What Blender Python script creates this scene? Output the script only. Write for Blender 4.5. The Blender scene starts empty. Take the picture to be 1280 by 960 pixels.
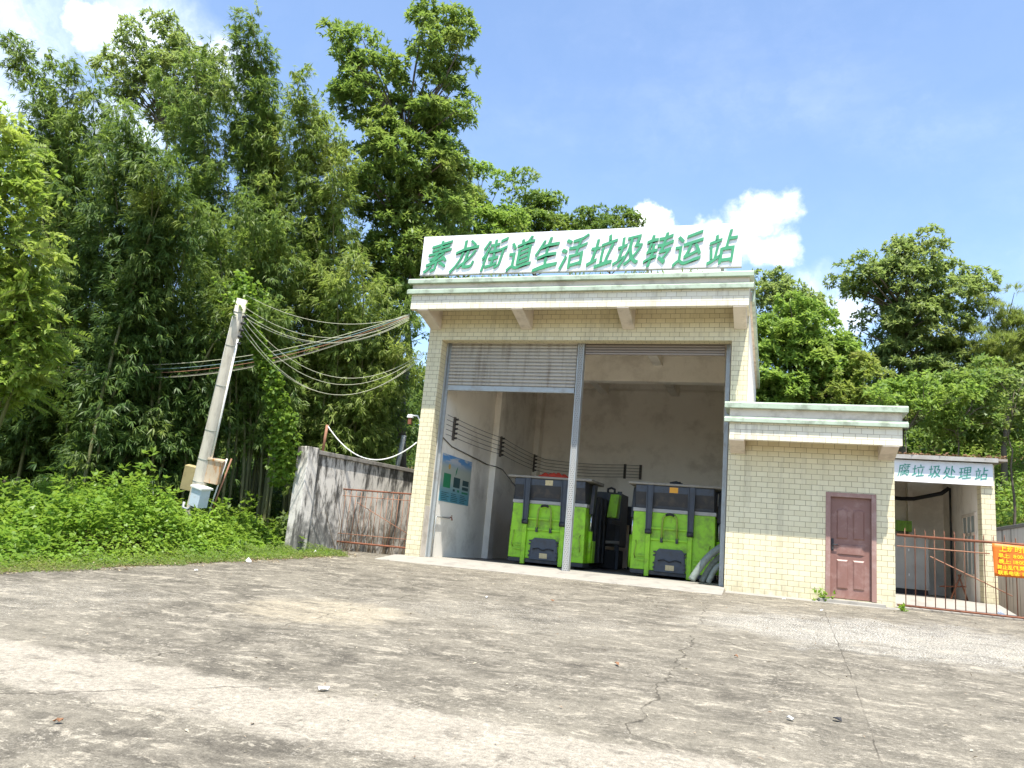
import bpy, math, random
import numpy as np
from mathutils import Vector, Matrix
random.seed(7); rng = np.random.default_rng(7)
S = bpy.context.scene
COL = S.collection

# ------------------------------------------------------------------ camera
CAM = np.array([8.137328, -16.98366259, 0.61425646]); FPX = 968.56
YAW, PIT, ROL = 0.332069, 0.198629, 0.0894975
CF = np.array([-math.sin(YAW)*math.cos(PIT), math.cos(YAW)*math.cos(PIT), math.sin(PIT)])
_r = np.array([math.cos(YAW), math.sin(YAW), 0]); _u = np.cross(_r, CF)
CR = math.cos(ROL)*_r + math.sin(ROL)*_u; CU = -math.sin(ROL)*_r + math.cos(ROL)*_u
def at(x, y, d):
    return CAM + d*(CF + (x-640)/FPX*CR + (480-y)/FPX*CU)
def gp(x, y, s=.056):
    r = CF + (x-640)/FPX*CR + (480-y)/FPX*CU
    t = (s*CAM[1]-CAM[2])/(r[2]-s*r[1]); return CAM+t*r
cd = bpy.data.cameras.new('camera'); cam = bpy.data.objects.new('camera', cd); COL.objects.link(cam)
m = Matrix.Identity(4)
for i in range(3):
    m[i][0] = CR[i]; m[i][1] = CU[i]; m[i][2] = -CF[i]; m[i][3] = CAM[i]
cam.matrix_world = m
cd.sensor_width = 36; cd.lens = FPX/1280*36; cd.clip_start = .05; cd.clip_end = 3000
S.camera = cam

# ------------------------------------------------------------------ node helper
class G:
    def __init__(s, nt): s.nt = nt; nt.nodes.clear()
    def n(s, t, **kw):
        nd = s.nt.nodes.new(t)
        for k, v in kw.items(): setattr(nd, k, v)
        return nd
    def put(s, inp, v):
        if isinstance(v, bpy.types.NodeSocket): s.nt.links.new(v, inp)
        elif v is not None:
            if isinstance(v, (tuple, list)) and len(v) == 3 and inp.type == 'RGBA': v = (*v, 1)
            inp.default_value = v
    def math(s, op, a, b=None, c=None, clamp=False):
        nd = s.n('ShaderNodeMath', operation=op, use_clamp=clamp)
        for i, v in enumerate((a, b, c)):
            if v is not None: s.put(nd.inputs[i], v)
        return nd.outputs[0]
    def vmath(s, op, a, b=None, out=0):
        nd = s.n('ShaderNodeVectorMath', operation=op)
        s.put(nd.inputs[0], a)
        if b is not None: s.put(nd.inputs[1], b)
        return nd.outputs[out]
    def noise(s, vec, scale=5, detail=4, rough=.55, dist=0):
        nd = s.n('ShaderNodeTexNoise'); s.put(nd.inputs['Vector'], vec)
        nd.inputs['Scale'].default_value = scale; nd.inputs['Detail'].default_value = detail
        nd.inputs['Roughness'].default_value = rough; nd.inputs['Distortion'].default_value = dist
        return nd.outputs[0]
    def mix(s, f, a, b, mode='MIX'):
        nd = s.n('ShaderNodeMix', data_type='RGBA', blend_type=mode)
        s.put(nd.inputs[0], f); s.put(nd.inputs[6], a); s.put(nd.inputs[7], b)
        return nd.outputs[2]
    def step(s, v, lo, hi, a=0., b=1.):
        nd = s.n('ShaderNodeMapRange', interpolation_type='SMOOTHSTEP')
        s.put(nd.inputs[0], v)
        for i, q in enumerate((lo, hi, a, b)): s.put(nd.inputs[1+i], q)
        return nd.outputs[0]
    def coord(s, w='Object'): return s.n('ShaderNodeTexCoord').outputs[w]
    def scalev(s, v, sc):
        nd = s.n('ShaderNodeMapping'); s.put(nd.inputs[0], v); nd.inputs['Scale'].default_value = sc
        return nd.outputs[0]
    def attr(s, name): return s.n('ShaderNodeAttribute', attribute_name=name).outputs['Fac']
    def sep(s, v):
        nd = s.n('ShaderNodeSeparateXYZ'); s.put(nd.inputs[0], v); return nd.outputs
    def comb(s, x, y, z):
        nd = s.n('ShaderNodeCombineXYZ')
        for i, v in enumerate((x, y, z)): s.put(nd.inputs[i], v)
        return nd.outputs[0]
    def bump(s, h, strength=.3, dist=.01):
        nd = s.n('ShaderNodeBump'); s.put(nd.inputs['Height'], h)
        nd.inputs['Strength'].default_value = strength; nd.inputs['Distance'].default_value = dist
        return nd.outputs[0]
    def out(s, col, rough=.7, metal=0., normal=None, spec=.35):
        p = s.n('ShaderNodeBsdfPrincipled')
        s.put(p.inputs['Base Color'], col); s.put(p.inputs['Roughness'], rough)
        p.inputs['Metallic'].default_value = metal; p.inputs['Specular IOR Level'].default_value = spec
        if normal is not None: s.put(p.inputs['Normal'], normal)
        o = s.n('ShaderNodeOutputMaterial'); s.nt.links.new(p.outputs[0], o.inputs[0]); return p
def newmat(name):
    mt = bpy.data.materials.new(name); mt.use_nodes = True
    return mt, G(mt.node_tree)
def sc3(c, k): return tuple(min(1, x*k) for x in c)

def surf(name, col, rough=.7, var=.2, scale=2.5, dirt=None, dirtamt=.5, dscale=1.3, bump=.15, bscale=60, metal=0., spec=.35, streak=False):
    mt, g = newmat(name); c = g.coord()
    base = g.mix(g.noise(c, scale, 6, .65), sc3(col, 1-var), sc3(col, 1+var))
    if dirt:
        v = g.scalev(c, (3, 3, .35)) if streak else c
        d = g.noise(v, dscale, 7, .68)
        base = g.mix(g.math('MULTIPLY', g.step(d, .46, .68), dirtamt), base, dirt)
    h = g.noise(c, bscale, 3)
    g.out(base, rough, metal, g.bump(h, bump, .004), spec)
    return mt
def tile(name, c1, c2, mortar, bw=.215, rh=.108):
    mt, g = newmat(name); uv = g.coord('UV'); c = g.coord()
    b = g.n('ShaderNodeTexBrick', offset=.5, squash=1.0)
    wob = g.n('ShaderNodeVectorMath', operation='MULTIPLY_ADD')
    ns = g.n('ShaderNodeTexNoise'); ns.inputs['Scale'].default_value = 1.7; g.put(ns.inputs['Vector'], uv)
    g.put(wob.inputs[0], ns.outputs['Color']); wob.inputs[1].default_value = (.012, .012, 0); g.put(wob.inputs[2], uv)
    g.put(b.inputs['Vector'], wob.outputs[0])
    b.inputs['Scale'].default_value = 1; b.inputs['Brick Width'].default_value = bw; b.inputs['Row Height'].default_value = rh
    b.inputs['Mortar Size'].default_value = .0045; b.inputs['Mortar Smooth'].default_value = .25; b.inputs['Bias'].default_value = 0
    g.put(b.inputs['Color1'], c1); g.put(b.inputs['Color2'], c2)
    mor = g.mix(g.step(g.noise(c, 1.4, 5), .35, .65), mortar, sc3(mortar, 1.9))
    g.put(b.inputs['Mortar'], mor)
    st = g.noise(g.scalev(c, (2.5, 2.5, .3)), 1.6, 6, .65)
    col = g.mix(g.math('MULTIPLY', g.step(st, .48, .70), .38), b.outputs['Color'], (.33, .29, .20))
    col = g.mix(g.math('MULTIPLY', g.step(g.noise(c, 9, 5, .7), .6, .75), .18), col, (.3, .27, .2))
    zz = g.sep(c)[2]; spl = g.math('MULTIPLY', g.step(zz, .55, -.05), g.step(g.noise(c, 5, 7, .72), .36, .62))
    col = g.mix(g.math('MULTIPLY', spl, .55), col, (.27, .23, .16))
    h = g.math('ADD', g.math('MULTIPLY', b.outputs['Fac'], -1.), g.math('MULTIPLY', g.noise(uv, 5, 2), .35))
    g.out(col, .38, 0, g.bump(h, .5, .006), .4)
    return mt
def leafmat(name, c1, c2, trans=.35, c3=None, rough=.42, tc=None):
    """c1..c2 by per-leaf tint, c3 = patches of young/yellow growth"""
    mt, g = newmat(name)
    col = g.mix(g.attr('tint'), c1, c2)
    if c3: col = g.mix(g.math('MULTIPLY', g.step(g.noise(g.coord(), .45, 3), .5, .7), .75), col, c3)
    p = g.n('ShaderNodeBsdfPrincipled'); g.put(p.inputs['Base Color'], col)
    p.inputs['Roughness'].default_value = rough; p.inputs['Specular IOR Level'].default_value = .28
    t = g.n('ShaderNodeBsdfTranslucent'); g.put(t.inputs[0], g.mix(1., g.mix(.35, col, tc or (.22, .30, .04)), (1.45, 1.45, 1.3), 'MULTIPLY'))
    ms = g.n('ShaderNodeMixShader'); ms.inputs[0].default_value = trans
    g.nt.links.new(p.outputs[0], ms.inputs[1]); g.nt.links.new(t.outputs[0], ms.inputs[2])
    o = g.n('ShaderNodeOutputMaterial'); g.nt.links.new(ms.outputs[0], o.inputs[0])
    return mt

M = {}
M['tile'] = tile('cream_tile', (.70, .635, .425), (.635, .57, .365), (.18, .14, .09))
M['tile_pale'] = tile('pale_tile', (.74, .69, .55), (.72, .66, .48), (.28, .23, .16))
M['band'] = surf('green_glazed_band', (.40, .475, .36), .35, .08, 3, (.13, .135, .09), .6, 3.2, .08)
M['plaster'] = surf('pinkish_plaster', (.64, .57, .48), .8, .10, 3, (.27, .23, .18), .5, 2.4)
M['inner'] = surf('interior_plaster', (.88, .83, .74), .85, .08, 1.5, (.40, .345, .27), .4, 1.1)
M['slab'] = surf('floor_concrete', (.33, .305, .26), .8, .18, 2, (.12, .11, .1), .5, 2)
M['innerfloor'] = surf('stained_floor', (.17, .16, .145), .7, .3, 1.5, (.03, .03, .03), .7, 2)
M['galv'] = surf('galvanised_steel', (.36, .38, .375), .5, .15, 6, (.22, .17, .12), .4, 4, metal=.35)
M['shutter'] = surf('shutter_steel', (.46, .43, .38), .5, .1, 5, (.2, .16, .12), .6, 2.6, metal=.25, streak=True)
M['shutter_dark'] = surf('shutter_brown_steel', (.27, .23, .20), .55, .15, 5, metal=.2)
M['white'] = surf('white_sheet', (.80, .80, .80), .45, .04, 3, (.5, .46, .4), .3, 2.5, streak=True)
M['signgreen'] = surf('sign_green', (.06, .285, .14), .4, .18, 8, bump=.02)
M['signgreen2'] = surf('faded_green', (.05, .27, .20), .5, .15, 8, bump=.02)
M['bin'] = surf('lime_green_paint', (.27, .56, .018), .4, .12, 3, (.10, .10, .03), .6, 2.6, bump=.05)
M['bindk'] = surf('dark_grey_paint', (.032, .035, .041), .5, .25, 4, (.10, .08, .06), .5, 4)
M['binmid'] = surf('blue_grey_paint', (.055, .066, .084), .5, .2, 4, (.04, .035, .03), .5, 6)
M['lid'] = surf('dusty_lid', (.26, .24, .20), .85, .2, 5, (.12, .1, .08), .5, 5)
M['olive'] = surf('worn_olive_paint', (.24, .34, .05), .5, .2, 12, (.1, .07, .03), .5, 12)
M['black'] = surf('black_rubber', (.02, .02, .022), .6, .3, 6)
M['chrome'] = surf('bright_rod', (.6, .6, .62), .25, .05, 6, metal=.9)
M['label'] = surf('cream_sticker', (.55, .45, .25), .5, .15, 30, (.3, .22, .1), .6, 30)
M['orange'] = surf('orange_sticker', (.70, .33, .03), .5, .15, 30, (.5, .2, .02), .5, 30)
M['red'] = surf('red_cloth', (.48, .05, .025), .85, .3, 10)
M['rust'] = surf('rusty_iron', (.22, .085, .045), .85, .35, 12, (.10, .05, .03), .6, 9)
M['rustlight'] = surf('thin_rusty_rod', (.30, .15, .09), .85, .3, 12)
M['banner'] = surf('orange_red_banner', (.72, .17, .02), .5, .1, 6)
M['yellow'] = surf('yellow_print', (.85, .60, .02), .5, .1, 8)
M['door'] = surf('maroon_door', (.225, .115, .092), .42, .12, 4, (.34, .22, .19), .5, 5)
M['frame'] = surf('maroon_frame', (.29, .17, .14), .5, .1, 4, (.42, .3, .27), .5, 5)
M['polec'] = surf('pole_concrete', (.58, .53, .43), .85, .12, 4, (.28, .24, .18), .5, 3, streak=True)
M['boxyel'] = surf('beige_weathered_box', (.36, .29, .14), .8, .2, 6, (.18, .13, .06), .5, 4)
M['boxrust'] = surf('rust_stained_box', (.50, .40, .28), .7, .15, 4, (.40, .16, .03), 1., 5, streak=True)
M['boxwhite'] = surf('pale_enamel_box', (.55, .62, .68), .5, .06, 4, (.4, .36, .28), .3, 5)
M['wire'] = surf('pale_cable', (.42, .42, .30), .6, .1, 4)
M['wiredark'] = surf('dark_cable', (.10, .085, .07), .6, .1, 4)
M['wireblue'] = surf('blue_cable', (.17, .25, .25), .6, .1, 4)
M['pvc'] = surf('white_pipe', (.75, .74, .68), .4, .05, 4)
M['hose'] = surf('grey_green_hose', (.20, .23, .20), .55, .25, 7, (.09, .1, .09), .6, 12)
M['bark'] = surf('grey_brown_bark', (.13, .105, .08), .9, .35, 6, bump=.6, bscale=25)
M['culm'] = surf('green_brown_culm', (.17, .17, .075), .6, .35, 3)
M['drysteel'] = surf('dull_steel_sheet', (.38, .37, .34), .6, .12, 3, (.2, .17, .13), .4, 2, metal=.2)
M['tinroof'] = surf('weathered_tin', (.28, .25, .21), .7, .2, 3, (.15, .09, .06), .7, 3)
M['dryleaf'] = surf('dry_leaves', (.22, .11, .055), .9, .5, 30)
M['glass'] = surf('dusty_pane', (.30, .36, .36), .2, .15, 4, spec=.6)
M['paper'] = surf('white_litter', (.80, .80, .78), .6, .06, 20)
M['poster_white'] = surf('faded_print', (.30, .42, .42), .5, .1, 40)
M['poster_green'] = surf('green_print', (.03, .22, .10), .5, .5, 60)
M['poster_dark'] = surf('dark_print', (.03, .075, .08), .5, .6, 60)
M['poster_sun'] = surf('yellow_sun_print', (.55, .34, .08), .5, .1, 40)

def weathered_wall():
    mt, g = newmat('mouldy_render'); c = g.coord(); x, y, z = g.sep(c)
    base = g.mix(g.noise(c, 3, 6), (.52, .48, .42), (.70, .66, .59))
    st = g.noise(g.scalev(c, (2.6, 2.6, .55)), 1.5, 9, .72)
    top = g.step(z, 1.5, 2.25)
    thr = g.math('ADD', st, g.math('MULTIPLY', top, .05))
    fine = g.noise(g.scalev(c, (9, 9, 1.2)), 2.0, 6, .7)
    col = g.mix(g.math('MULTIPLY', g.math('MULTIPLY', g.step(thr, .475, .60), .93), g.step(fine, .28, .5, .55, 1.)), base, (.042, .038, .032))
    low = g.math('ADD', g.noise(c, 2.2, 7, .7), g.math('MULTIPLY', g.step(z, 1.3, .2), .17))
    col = g.mix(g.math('MULTIPLY', g.step(low, .52, .74), .8), col, (.11, .105, .095))
    g.out(col, .9, 0, g.bump(g.noise(c, 30, 5, .7), .4, .01)); return mt
M['oldwall'] = weathered_wall()
def whitewall():
    mt, g = newmat('streaked_whitewash'); c = g.coord()
    st = g.noise(g.scalev(c, (5, 5, .25)), 1.3, 8, .7)
    col = g.mix(g.step(st, .50, .66), (.62, .60, .56), (.09, .08, .07))
    g.out(col, .9, 0, g.bump(g.noise(c, 30, 5), .3, .01)); return mt
M['whitewall'] = whitewall()
def soil():
    mt, g = newmat('soil'); c = g.coord()
    col = g.mix(g.noise(c, .8, 8, .65), (.05, .06, .02), (.17, .10, .055))
    col = g.mix(g.math('MULTIPLY', g.step(g.noise(c, .25, 5), .47, .6), g.step(g.sep(c)[0], 5., 10.)), col, (.22, .135, .075))
    g.out(col, .95, 0, g.bump(g.noise(c, 5, 8, .7), .8, .08)); return mt
M['soil'] = soil()
def postermat():
    mt, g = newmat('poster_print'); uv = g.coord(); x, y, z = g.sep(uv)
    # vertical print: blue sky top, pale centre, blue foot (colours of the print itself)
    col = g.mix(g.step(z, .15, .62), (.09, .30, .40), (.42, .44, .36))
    col = g.mix(g.step(z, .80, 1.0), col, (.07, .26, .55))
    cl = g.step(g.noise(g.scalev(uv, (1, 2, 6)), 1.5, 5), .5, .62)
    col = g.mix(g.math('MULTIPLY', cl, g.step(z, .85, 1.0)), col, (.45, .48, .52))
    g.out(col, .35); return mt
M['poster'] = postermat()

def yardmat():
    mt, g = newmat('old_concrete'); c = g.coord(); x, y, z = g.sep(c)
    p = g.comb(x, y, 0.)
    wn = g.n('ShaderNodeTexNoise'); g.put(wn.inputs['Vector'], p); wn.inputs['Scale'].default_value = 1.1; wn.inputs['Detail'].default_value = 5
    warp = g.vmath('ADD', p, g.vmath('MULTIPLY', g.vmath('SUBTRACT', wn.outputs['Color'], (.5, .5, .5)), (.5, .5, 0.)))
    n1 = g.noise(p, .35, 6, .6); n2 = g.noise(g.scalev(warp, (.8, 1.3, 1)), 2.2, 10, .78); n3 = g.noise(p, 22, 5, .7)
    n5 = g.noise(p, 90, 3, .6)
    col = g.mix(g.step(n2, .36, .66), (.10, .092, .078), (.27, .25, .21))
    col = g.mix(g.math('MULTIPLY', g.step(n1, .42, .62), .45), col, (.29, .27, .225))
    # pale scuffs, stretched along the yard
    sc = g.noise(g.scalev(warp, (1.0, 2.2, 1)), 4.2, 10, .80)
    col = g.mix(g.math('MULTIPLY', g.step(sc, .545, .66), .8), col, (.50, .455, .38))
    col = g.mix(g.math('MULTIPLY', g.math('MULTIPLY', g.step(g.noise(warp, 13, 6, .75), .54, .64), g.step(g.noise(p, .9, 5, .6), .42, .58)), .6), col, (.50, .465, .40))
    col = g.mix(g.math('MULTIPLY', g.step(g.noise(p, 3.2, 8, .75), .60, .72), .45), col, (.09, .08, .07))
    # worn pale strip that crosses the yard
    wx = g.noise(p, .8, 6, .65)
    wx = g.math('ADD', wx, g.math('MULTIPLY', g.math('SUBTRACT', g.noise(p, 5, 8, .75), .5), .5))
    dist = g.math('ABSOLUTE', g.math('ADD', y, g.math('ADD', 11.98, g.math('MULTIPLY', g.math('SUBTRACT', wx, .5), .75))))
    band = g.step(dist, .58, .40)
    band = g.math('MULTIPLY', g.math('MULTIPLY', band, g.step(n2, .30, .5, .45, 1.)), g.step(sc, .30, .48, .6, 1.))
    col = g.mix(band, col, g.mix(n3, (.31, .285, .245), (.44, .41, .355)))
    # sandy heap stain
    c0 = gp(405, 764); dx = g.math('DIVIDE', g.math('SUBTRACT', x, float(c0[0])), 1.35); dy = g.math('DIVIDE', g.math('SUBTRACT', y, float(c0[1])), 1.15)
    dd = g.math('SQRT', g.math('ADD', g.math('MULTIPLY', dx, dx), g.math('MULTIPLY', dy, dy)))
    dd = g.math('ADD', dd, g.math('MULTIPLY', g.math('SUBTRACT', g.noise(p, 1.6, 6, .7), .5), 1.3))
    col = g.mix(g.math('MULTIPLY', g.math('MULTIPLY', g.step(dd, 1.05, .55), .75), g.math('MULTIPLY', g.step(g.noise(p, 30, 4, .8), .3, .55, .4, 1.), g.step(n2, .36, .56, .15, 1.))), col, (.46, .41, .315))
    # bleached flecks near the small door
    def fleck(px, py, rx, ry, thr):
        q = gp(px, py); ax = g.math('DIVIDE', g.math('SUBTRACT', x, float(q[0])), rx); ay = g.math('DIVIDE', g.math('SUBTRACT', y, float(q[1])), ry)
        r = g.math('SQRT', g.math('ADD', g.math('MULTIPLY', ax, ax), g.math('MULTIPLY', ay, ay)))
        r = g.math('ADD', r, g.math('MULTIPLY', g.math('SUBTRACT', g.noise(warp, 1.1, 6, .7), .5), 2.2))
        zone = g.step(r, 1.1, .45)
        sp = g.n('ShaderNodeTexVoronoi'); g.put(sp.inputs['Vector'], p); sp.inputs['Scale'].default_value = 26
        sp.inputs['Randomness'].default_value = 1
        f = g.step(g.noise(p, 42, 6, .8), thr, thr+.06)
        return g.math('MULTIPLY', zone, f)
    for a in ((1010, 785, 1.7, 2.0, .505), (1200, 805, 2.1, 2.4, .505), (640, 770, 2.2, 1.3, .56), (40, 745, 1.6, 1.8, .56)):
        col = g.mix(g.math('MULTIPLY', fleck(*a), .9), col, (.72, .72, .70))
    rot = g.n('ShaderNodeMapping'); g.put(rot.inputs[0], warp); rot.inputs['Rotation'].default_value = (0, 0, -.3); rot.inputs['Scale'].default_value = (.75, 1.35, 1)
    s1 = g.noise(rot.outputs[0], 2.6, 11, .74); s2 = g.noise(rot.outputs[0], 6.5, 9, .76)
    col = g.mix(g.math('MULTIPLY', g.step(s1, .55, .605), .62), col, (.47, .435, .365))
    col = g.mix(g.math('MULTIPLY', g.step(s2, .57, .62), .60), col, (.52, .485, .41))
    col = g.mix(g.math('MULTIPLY', g.step(s1, .45, .39), .45), col, (.085, .078, .066))
    # pale speckle of worn aggregate over most of the slab
    spk = g.n('ShaderNodeTexVoronoi'); g.put(spk.inputs['Vector'], warp); spk.inputs['Scale'].default_value = 17
    sp2 = g.math('MULTIPLY', g.step(g.noise(warp, 26, 6, .8), .53, .62), g.step(g.noise(p, 1.5, 7, .72), .44, .60))
    col = g.mix(g.math('MULTIPLY', sp2, .5), col, (.54, .51, .455))
    dk = g.math('MULTIPLY', g.step(g.noise(warp, 19, 6, .8), .55, .66), g.step(g.noise(p, 1.1, 7, .72), .58, .42))
    col = g.mix(g.math('MULTIPLY', dk, .6), col, (.06, .055, .047))
    col = g.mix(g.math('MULTIPLY', g.step(g.noise(g.scalev(p, (1.4, .5, 1)), 1.6, 9, .8), .56, .66), .45), col, (.075, .068, .058))
    # joints and cracks
    def seg(a, b, w, wobble):
        pp = wobble
        ba = (b[0]-a[0], b[1]-a[1], 0.); L2 = ba[0]**2+ba[1]**2
        pa = g.vmath('SUBTRACT', pp, (a[0], a[1], 0.))
        t = g.math('DIVIDE', g.vmath('DOT_PRODUCT', pa, ba, 1), L2, clamp=True)
        sv = g.n('ShaderNodeVectorMath', operation='SCALE'); sv.inputs[0].default_value = ba; g.put(sv.inputs['Scale'], t)
        d = g.vmath('LENGTH', g.vmath('SUBTRACT', pa, sv.outputs[0]), None, 1)
        return g.step(d, w, w*.35)
    wc = g.n('ShaderNodeTexNoise'); g.put(wc.inputs['Vector'], p); wc.inputs['Scale'].default_value = 2.8; wc.inputs['Detail'].default_value = 6
    wob = g.vmath('ADD', p, g.vmath('MULTIPLY', g.vmath('SUBTRACT', wc.outputs['Color'], (.5, .5, .5)), (.32, .32, 0.)))
    wob2 = g.vmath('ADD', p, g.vmath('MULTIPLY', g.vmath('SUBTRACT', wc.outputs['Color'], (.5, .5, .5)), (.05, .05, 0.)))
    crack = None
    def poly(pts, w, wb):
        nonlocal crack
        q = [gp(*k) for k in pts]
        for a, b in zip(q[:-1], q[1:]):
            s_ = seg((float(a[0]), float(a[1])), (float(b[0]), float(b[1])), w, wb)
            crack = s_ if crack is None else g.math('MAXIMUM', crack, s_)
    poly([(885, 752), (862, 805), (806, 885), (786, 915), (850, 940)], .013, wob)
    poly([(1030, 762), (1068, 855), (1105, 965)], .008, wob2)
    poly([(165, 828), (570, 730)], .012, wob)
    poly([(0, 868), (330, 858)], .012, wob)
    poly([(900, 800), (1068, 855)], .012, wob)
    crack = g.math('MULTIPLY', crack, g.step(g.noise(p, 1.3, 3), .36, .52, .25, 1.))
    col = g.mix(g.math('MULTIPLY', crack, .62), col, (.06, .053, .043))
    col = g.mix(1., col, (.79, .755, .69), 'MULTIPLY')
    # aggregate grain
    col = g.mix(.4, col, g.mix(g.step(n5, .35, .65), (.25, .25, .25), (.75, .75, .75)), 'OVERLAY')
    col = g.mix(.4, col, g.mix(g.step(n3, .3, .7), (.25, .25, .25), (.75, .75, .75)), 'OVERLAY')
    h = g.math('ADD', g.math('MULTIPLY', n3, .5), g.math('ADD', g.math('MULTIPLY', n5, .4), g.math('MULTIPLY', crack, -1.2)))
    g.out(col, .9, 0, g.bump(h, .5, .012), .2); return mt
M['yard'] = yardmat()

# ------------------------------------------------------------------ object helpers
def root_of(o):
    while o.parent: o = o.parent
    return o
def link(name, mesh, mat, parent=None):
    o = bpy.data.objects.new(name, mesh); COL.objects.link(o)
    if mat: mesh.materials.append(M[mat] if isinstance(mat, str) else mat)
    if parent: o.parent = parent
    return o
def thing(name, label, cat, loc=(0, 0, 0), group=None):
    o = bpy.data.objects.new(name, None); COL.objects.link(o); o.location = [float(v) for v in loc]
    o.empty_display_size = .2
    tag(o, label, cat, group); return o
def tag(o, label, cat, group=None):
    o['label'] = label; o['category'] = cat
    if group: o['group'] = group
    return o
def kind(o, k, label=None, cat=None):
    o['kind'] = k
    if label: o['label'] = label
    if cat: o['category'] = cat
    return o
class MB:
    def __init__(s): s.v = []; s.f = []; s.sm = []
    def add(s, vs, fs, smooth=False):
        k = len(s.v); s.v += [tuple(float(c) for c in q) for q in vs]; s.f += [tuple(k+i for i in f) for f in fs]; s.sm += [smooth]*len(fs); return s
    def box(s, x0, x1, y0, y1, z0, z1):
        return s.add([(x0,y0,z0),(x1,y0,z0),(x1,y1,z0),(x0,y1,z0),(x0,y0,z1),(x1,y0,z1),(x1,y1,z1),(x0,y1,z1)],
              [(3,2,1,0),(4,5,6,7),(0,1,5,4),(1,2,6,5),(2,3,7,6),(3,0,4,7)])
    def hexa(s, p):   # 8 points: bottom 4, top 4
        return s.add(p, [(3,2,1,0),(4,5,6,7),(0,1,5,4),(1,2,6,5),(2,3,7,6),(3,0,4,7)])
    def prism_x(s, prof, x0, x1):  # profile (y,z), counter-clockwise seen from +X
        n = len(prof); vs = [(x0, a, b) for a, b in prof]+[(x1, a, b) for a, b in prof]
        return s.add(vs, [tuple(range(n))[::-1], tuple(range(n, 2*n))]+[(i, (i+1) % n, n+(i+1) % n, n+i) for i in range(n)])
    def prism_y(s, prof, y0, y1):  # profile (x,z)
        n = len(prof); vs = [(a, y0, b) for a, b in prof]+[(a, y1, b) for a, b in prof]
        return s.add(vs, [tuple(range(n)), tuple(range(n, 2*n))[::-1]]+[((i+1) % n, i, n+i, n+(i+1) % n) for i in range(n)])
    def tube(s, pts, r, n=8, cap=True):
        pts = [np.array(q, float) for q in pts]; N = len(pts)
        rs = r if hasattr(r, '__len__') else [r]*N
        vs = []; prev = None
        for i, q in enumerate(pts):
            t = pts[min(i+1, N-1)]-pts[max(i-1, 0)]; t = t/(np.linalg.norm(t)+1e-9)
            if prev is None: a = np.cross(t, (0, 0, 1) if abs(t[2]) < .9 else (1, 0, 0))
            else: a = prev-t*np.dot(prev, t)
            a = a/(np.linalg.norm(a)+1e-9); prev = a; b = np.cross(t, a)
            for k in range(n):
                w = 2*math.pi*k/n; vs.append(q+rs[i]*(math.cos(w)*a+math.sin(w)*b))
        fs = [(i*n+k, i*n+(k+1) % n, (i+1)*n+(k+1) % n, (i+1)*n+k) for i in range(N-1) for k in range(n)]
        s.add(vs, fs, True)
        if cap: s.f += [tuple(len(s.v)-N*n+k for k in range(n))[::-1], tuple(len(s.v)-n+k for k in range(n))]; s.sm += [False]*2
        return s
    def build(s, name, mat, parent=None, bevel=0):
        me = bpy.data.meshes.new(name); off = np.zeros(3)
        if parent is not None: off = np.array(root_of(parent).location)
        V = np.array(s.v)-off
        me.from_pydata([tuple(q) for q in V], [], s.f)
        me.polygons.foreach_set('use_smooth', s.sm)
        uv = me.uv_layers.new(name='UVMap')
        for p in me.polygons:
            nx, ny, nz = (abs(c) for c in p.normal)
            for li in p.loop_indices:
                x, y, z = s.v[me.loops[li].vertex_index]
                uv.data[li].uv = (x, z) if ny >= nx and ny >= nz else ((y, z) if nx >= nz else (x, y))
        o = link(name, me, mat, parent)
        if bevel:
            b = o.modifiers.new('bevel', 'BEVEL'); b.width = bevel; b.segments = 2; b.limit_method = 'ANGLE'; b.angle_limit = .6
        return o
def sag(a, b, drop, n=24):
    a = np.array(a, float); b = np.array(b, float)
    return [a+(b-a)*t-np.array([0, 0, drop*4*t*(1-t)]) for t in np.linspace(0, 1, n)]
def text_mesh(txt, size, shear=0., bold=0., extrude=0.01, slope=0.):
    cu = bpy.data.curves.new('t', 'FONT'); cu.body = txt; cu.size = size; cu.shear = shear; cu.offset = bold
    cu.extrude = extrude; cu.resolution_u = 3; cu.align_x = 'CENTER'; cu.align_y = 'CENTER'
    o = bpy.data.objects.new('t', cu); COL.objects.link(o)
    dg = bpy.context.evaluated_depsgraph_get(); dg.update()
    me = bpy.data.meshes.new_from_object(o.evaluated_get(dg))
    vs = [tuple(v.co) for v in me.vertices]; fs = [tuple(p.vertices) for p in me.polygons]
    bpy.data.objects.remove(o); bpy.data.curves.remove(cu); bpy.data.meshes.remove(me)
    return vs, fs
def dup(o, loc, label):
    c = o.copy(); COL.objects.link(c); c.location = loc; c['label'] = label
    for ch in list(o.children):
        d = ch.copy(); COL.objects.link(d); d.parent = c
        for gch in ch.children:
            e = gch.copy(); COL.objects.link(e); e.parent = d
    return c

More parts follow.
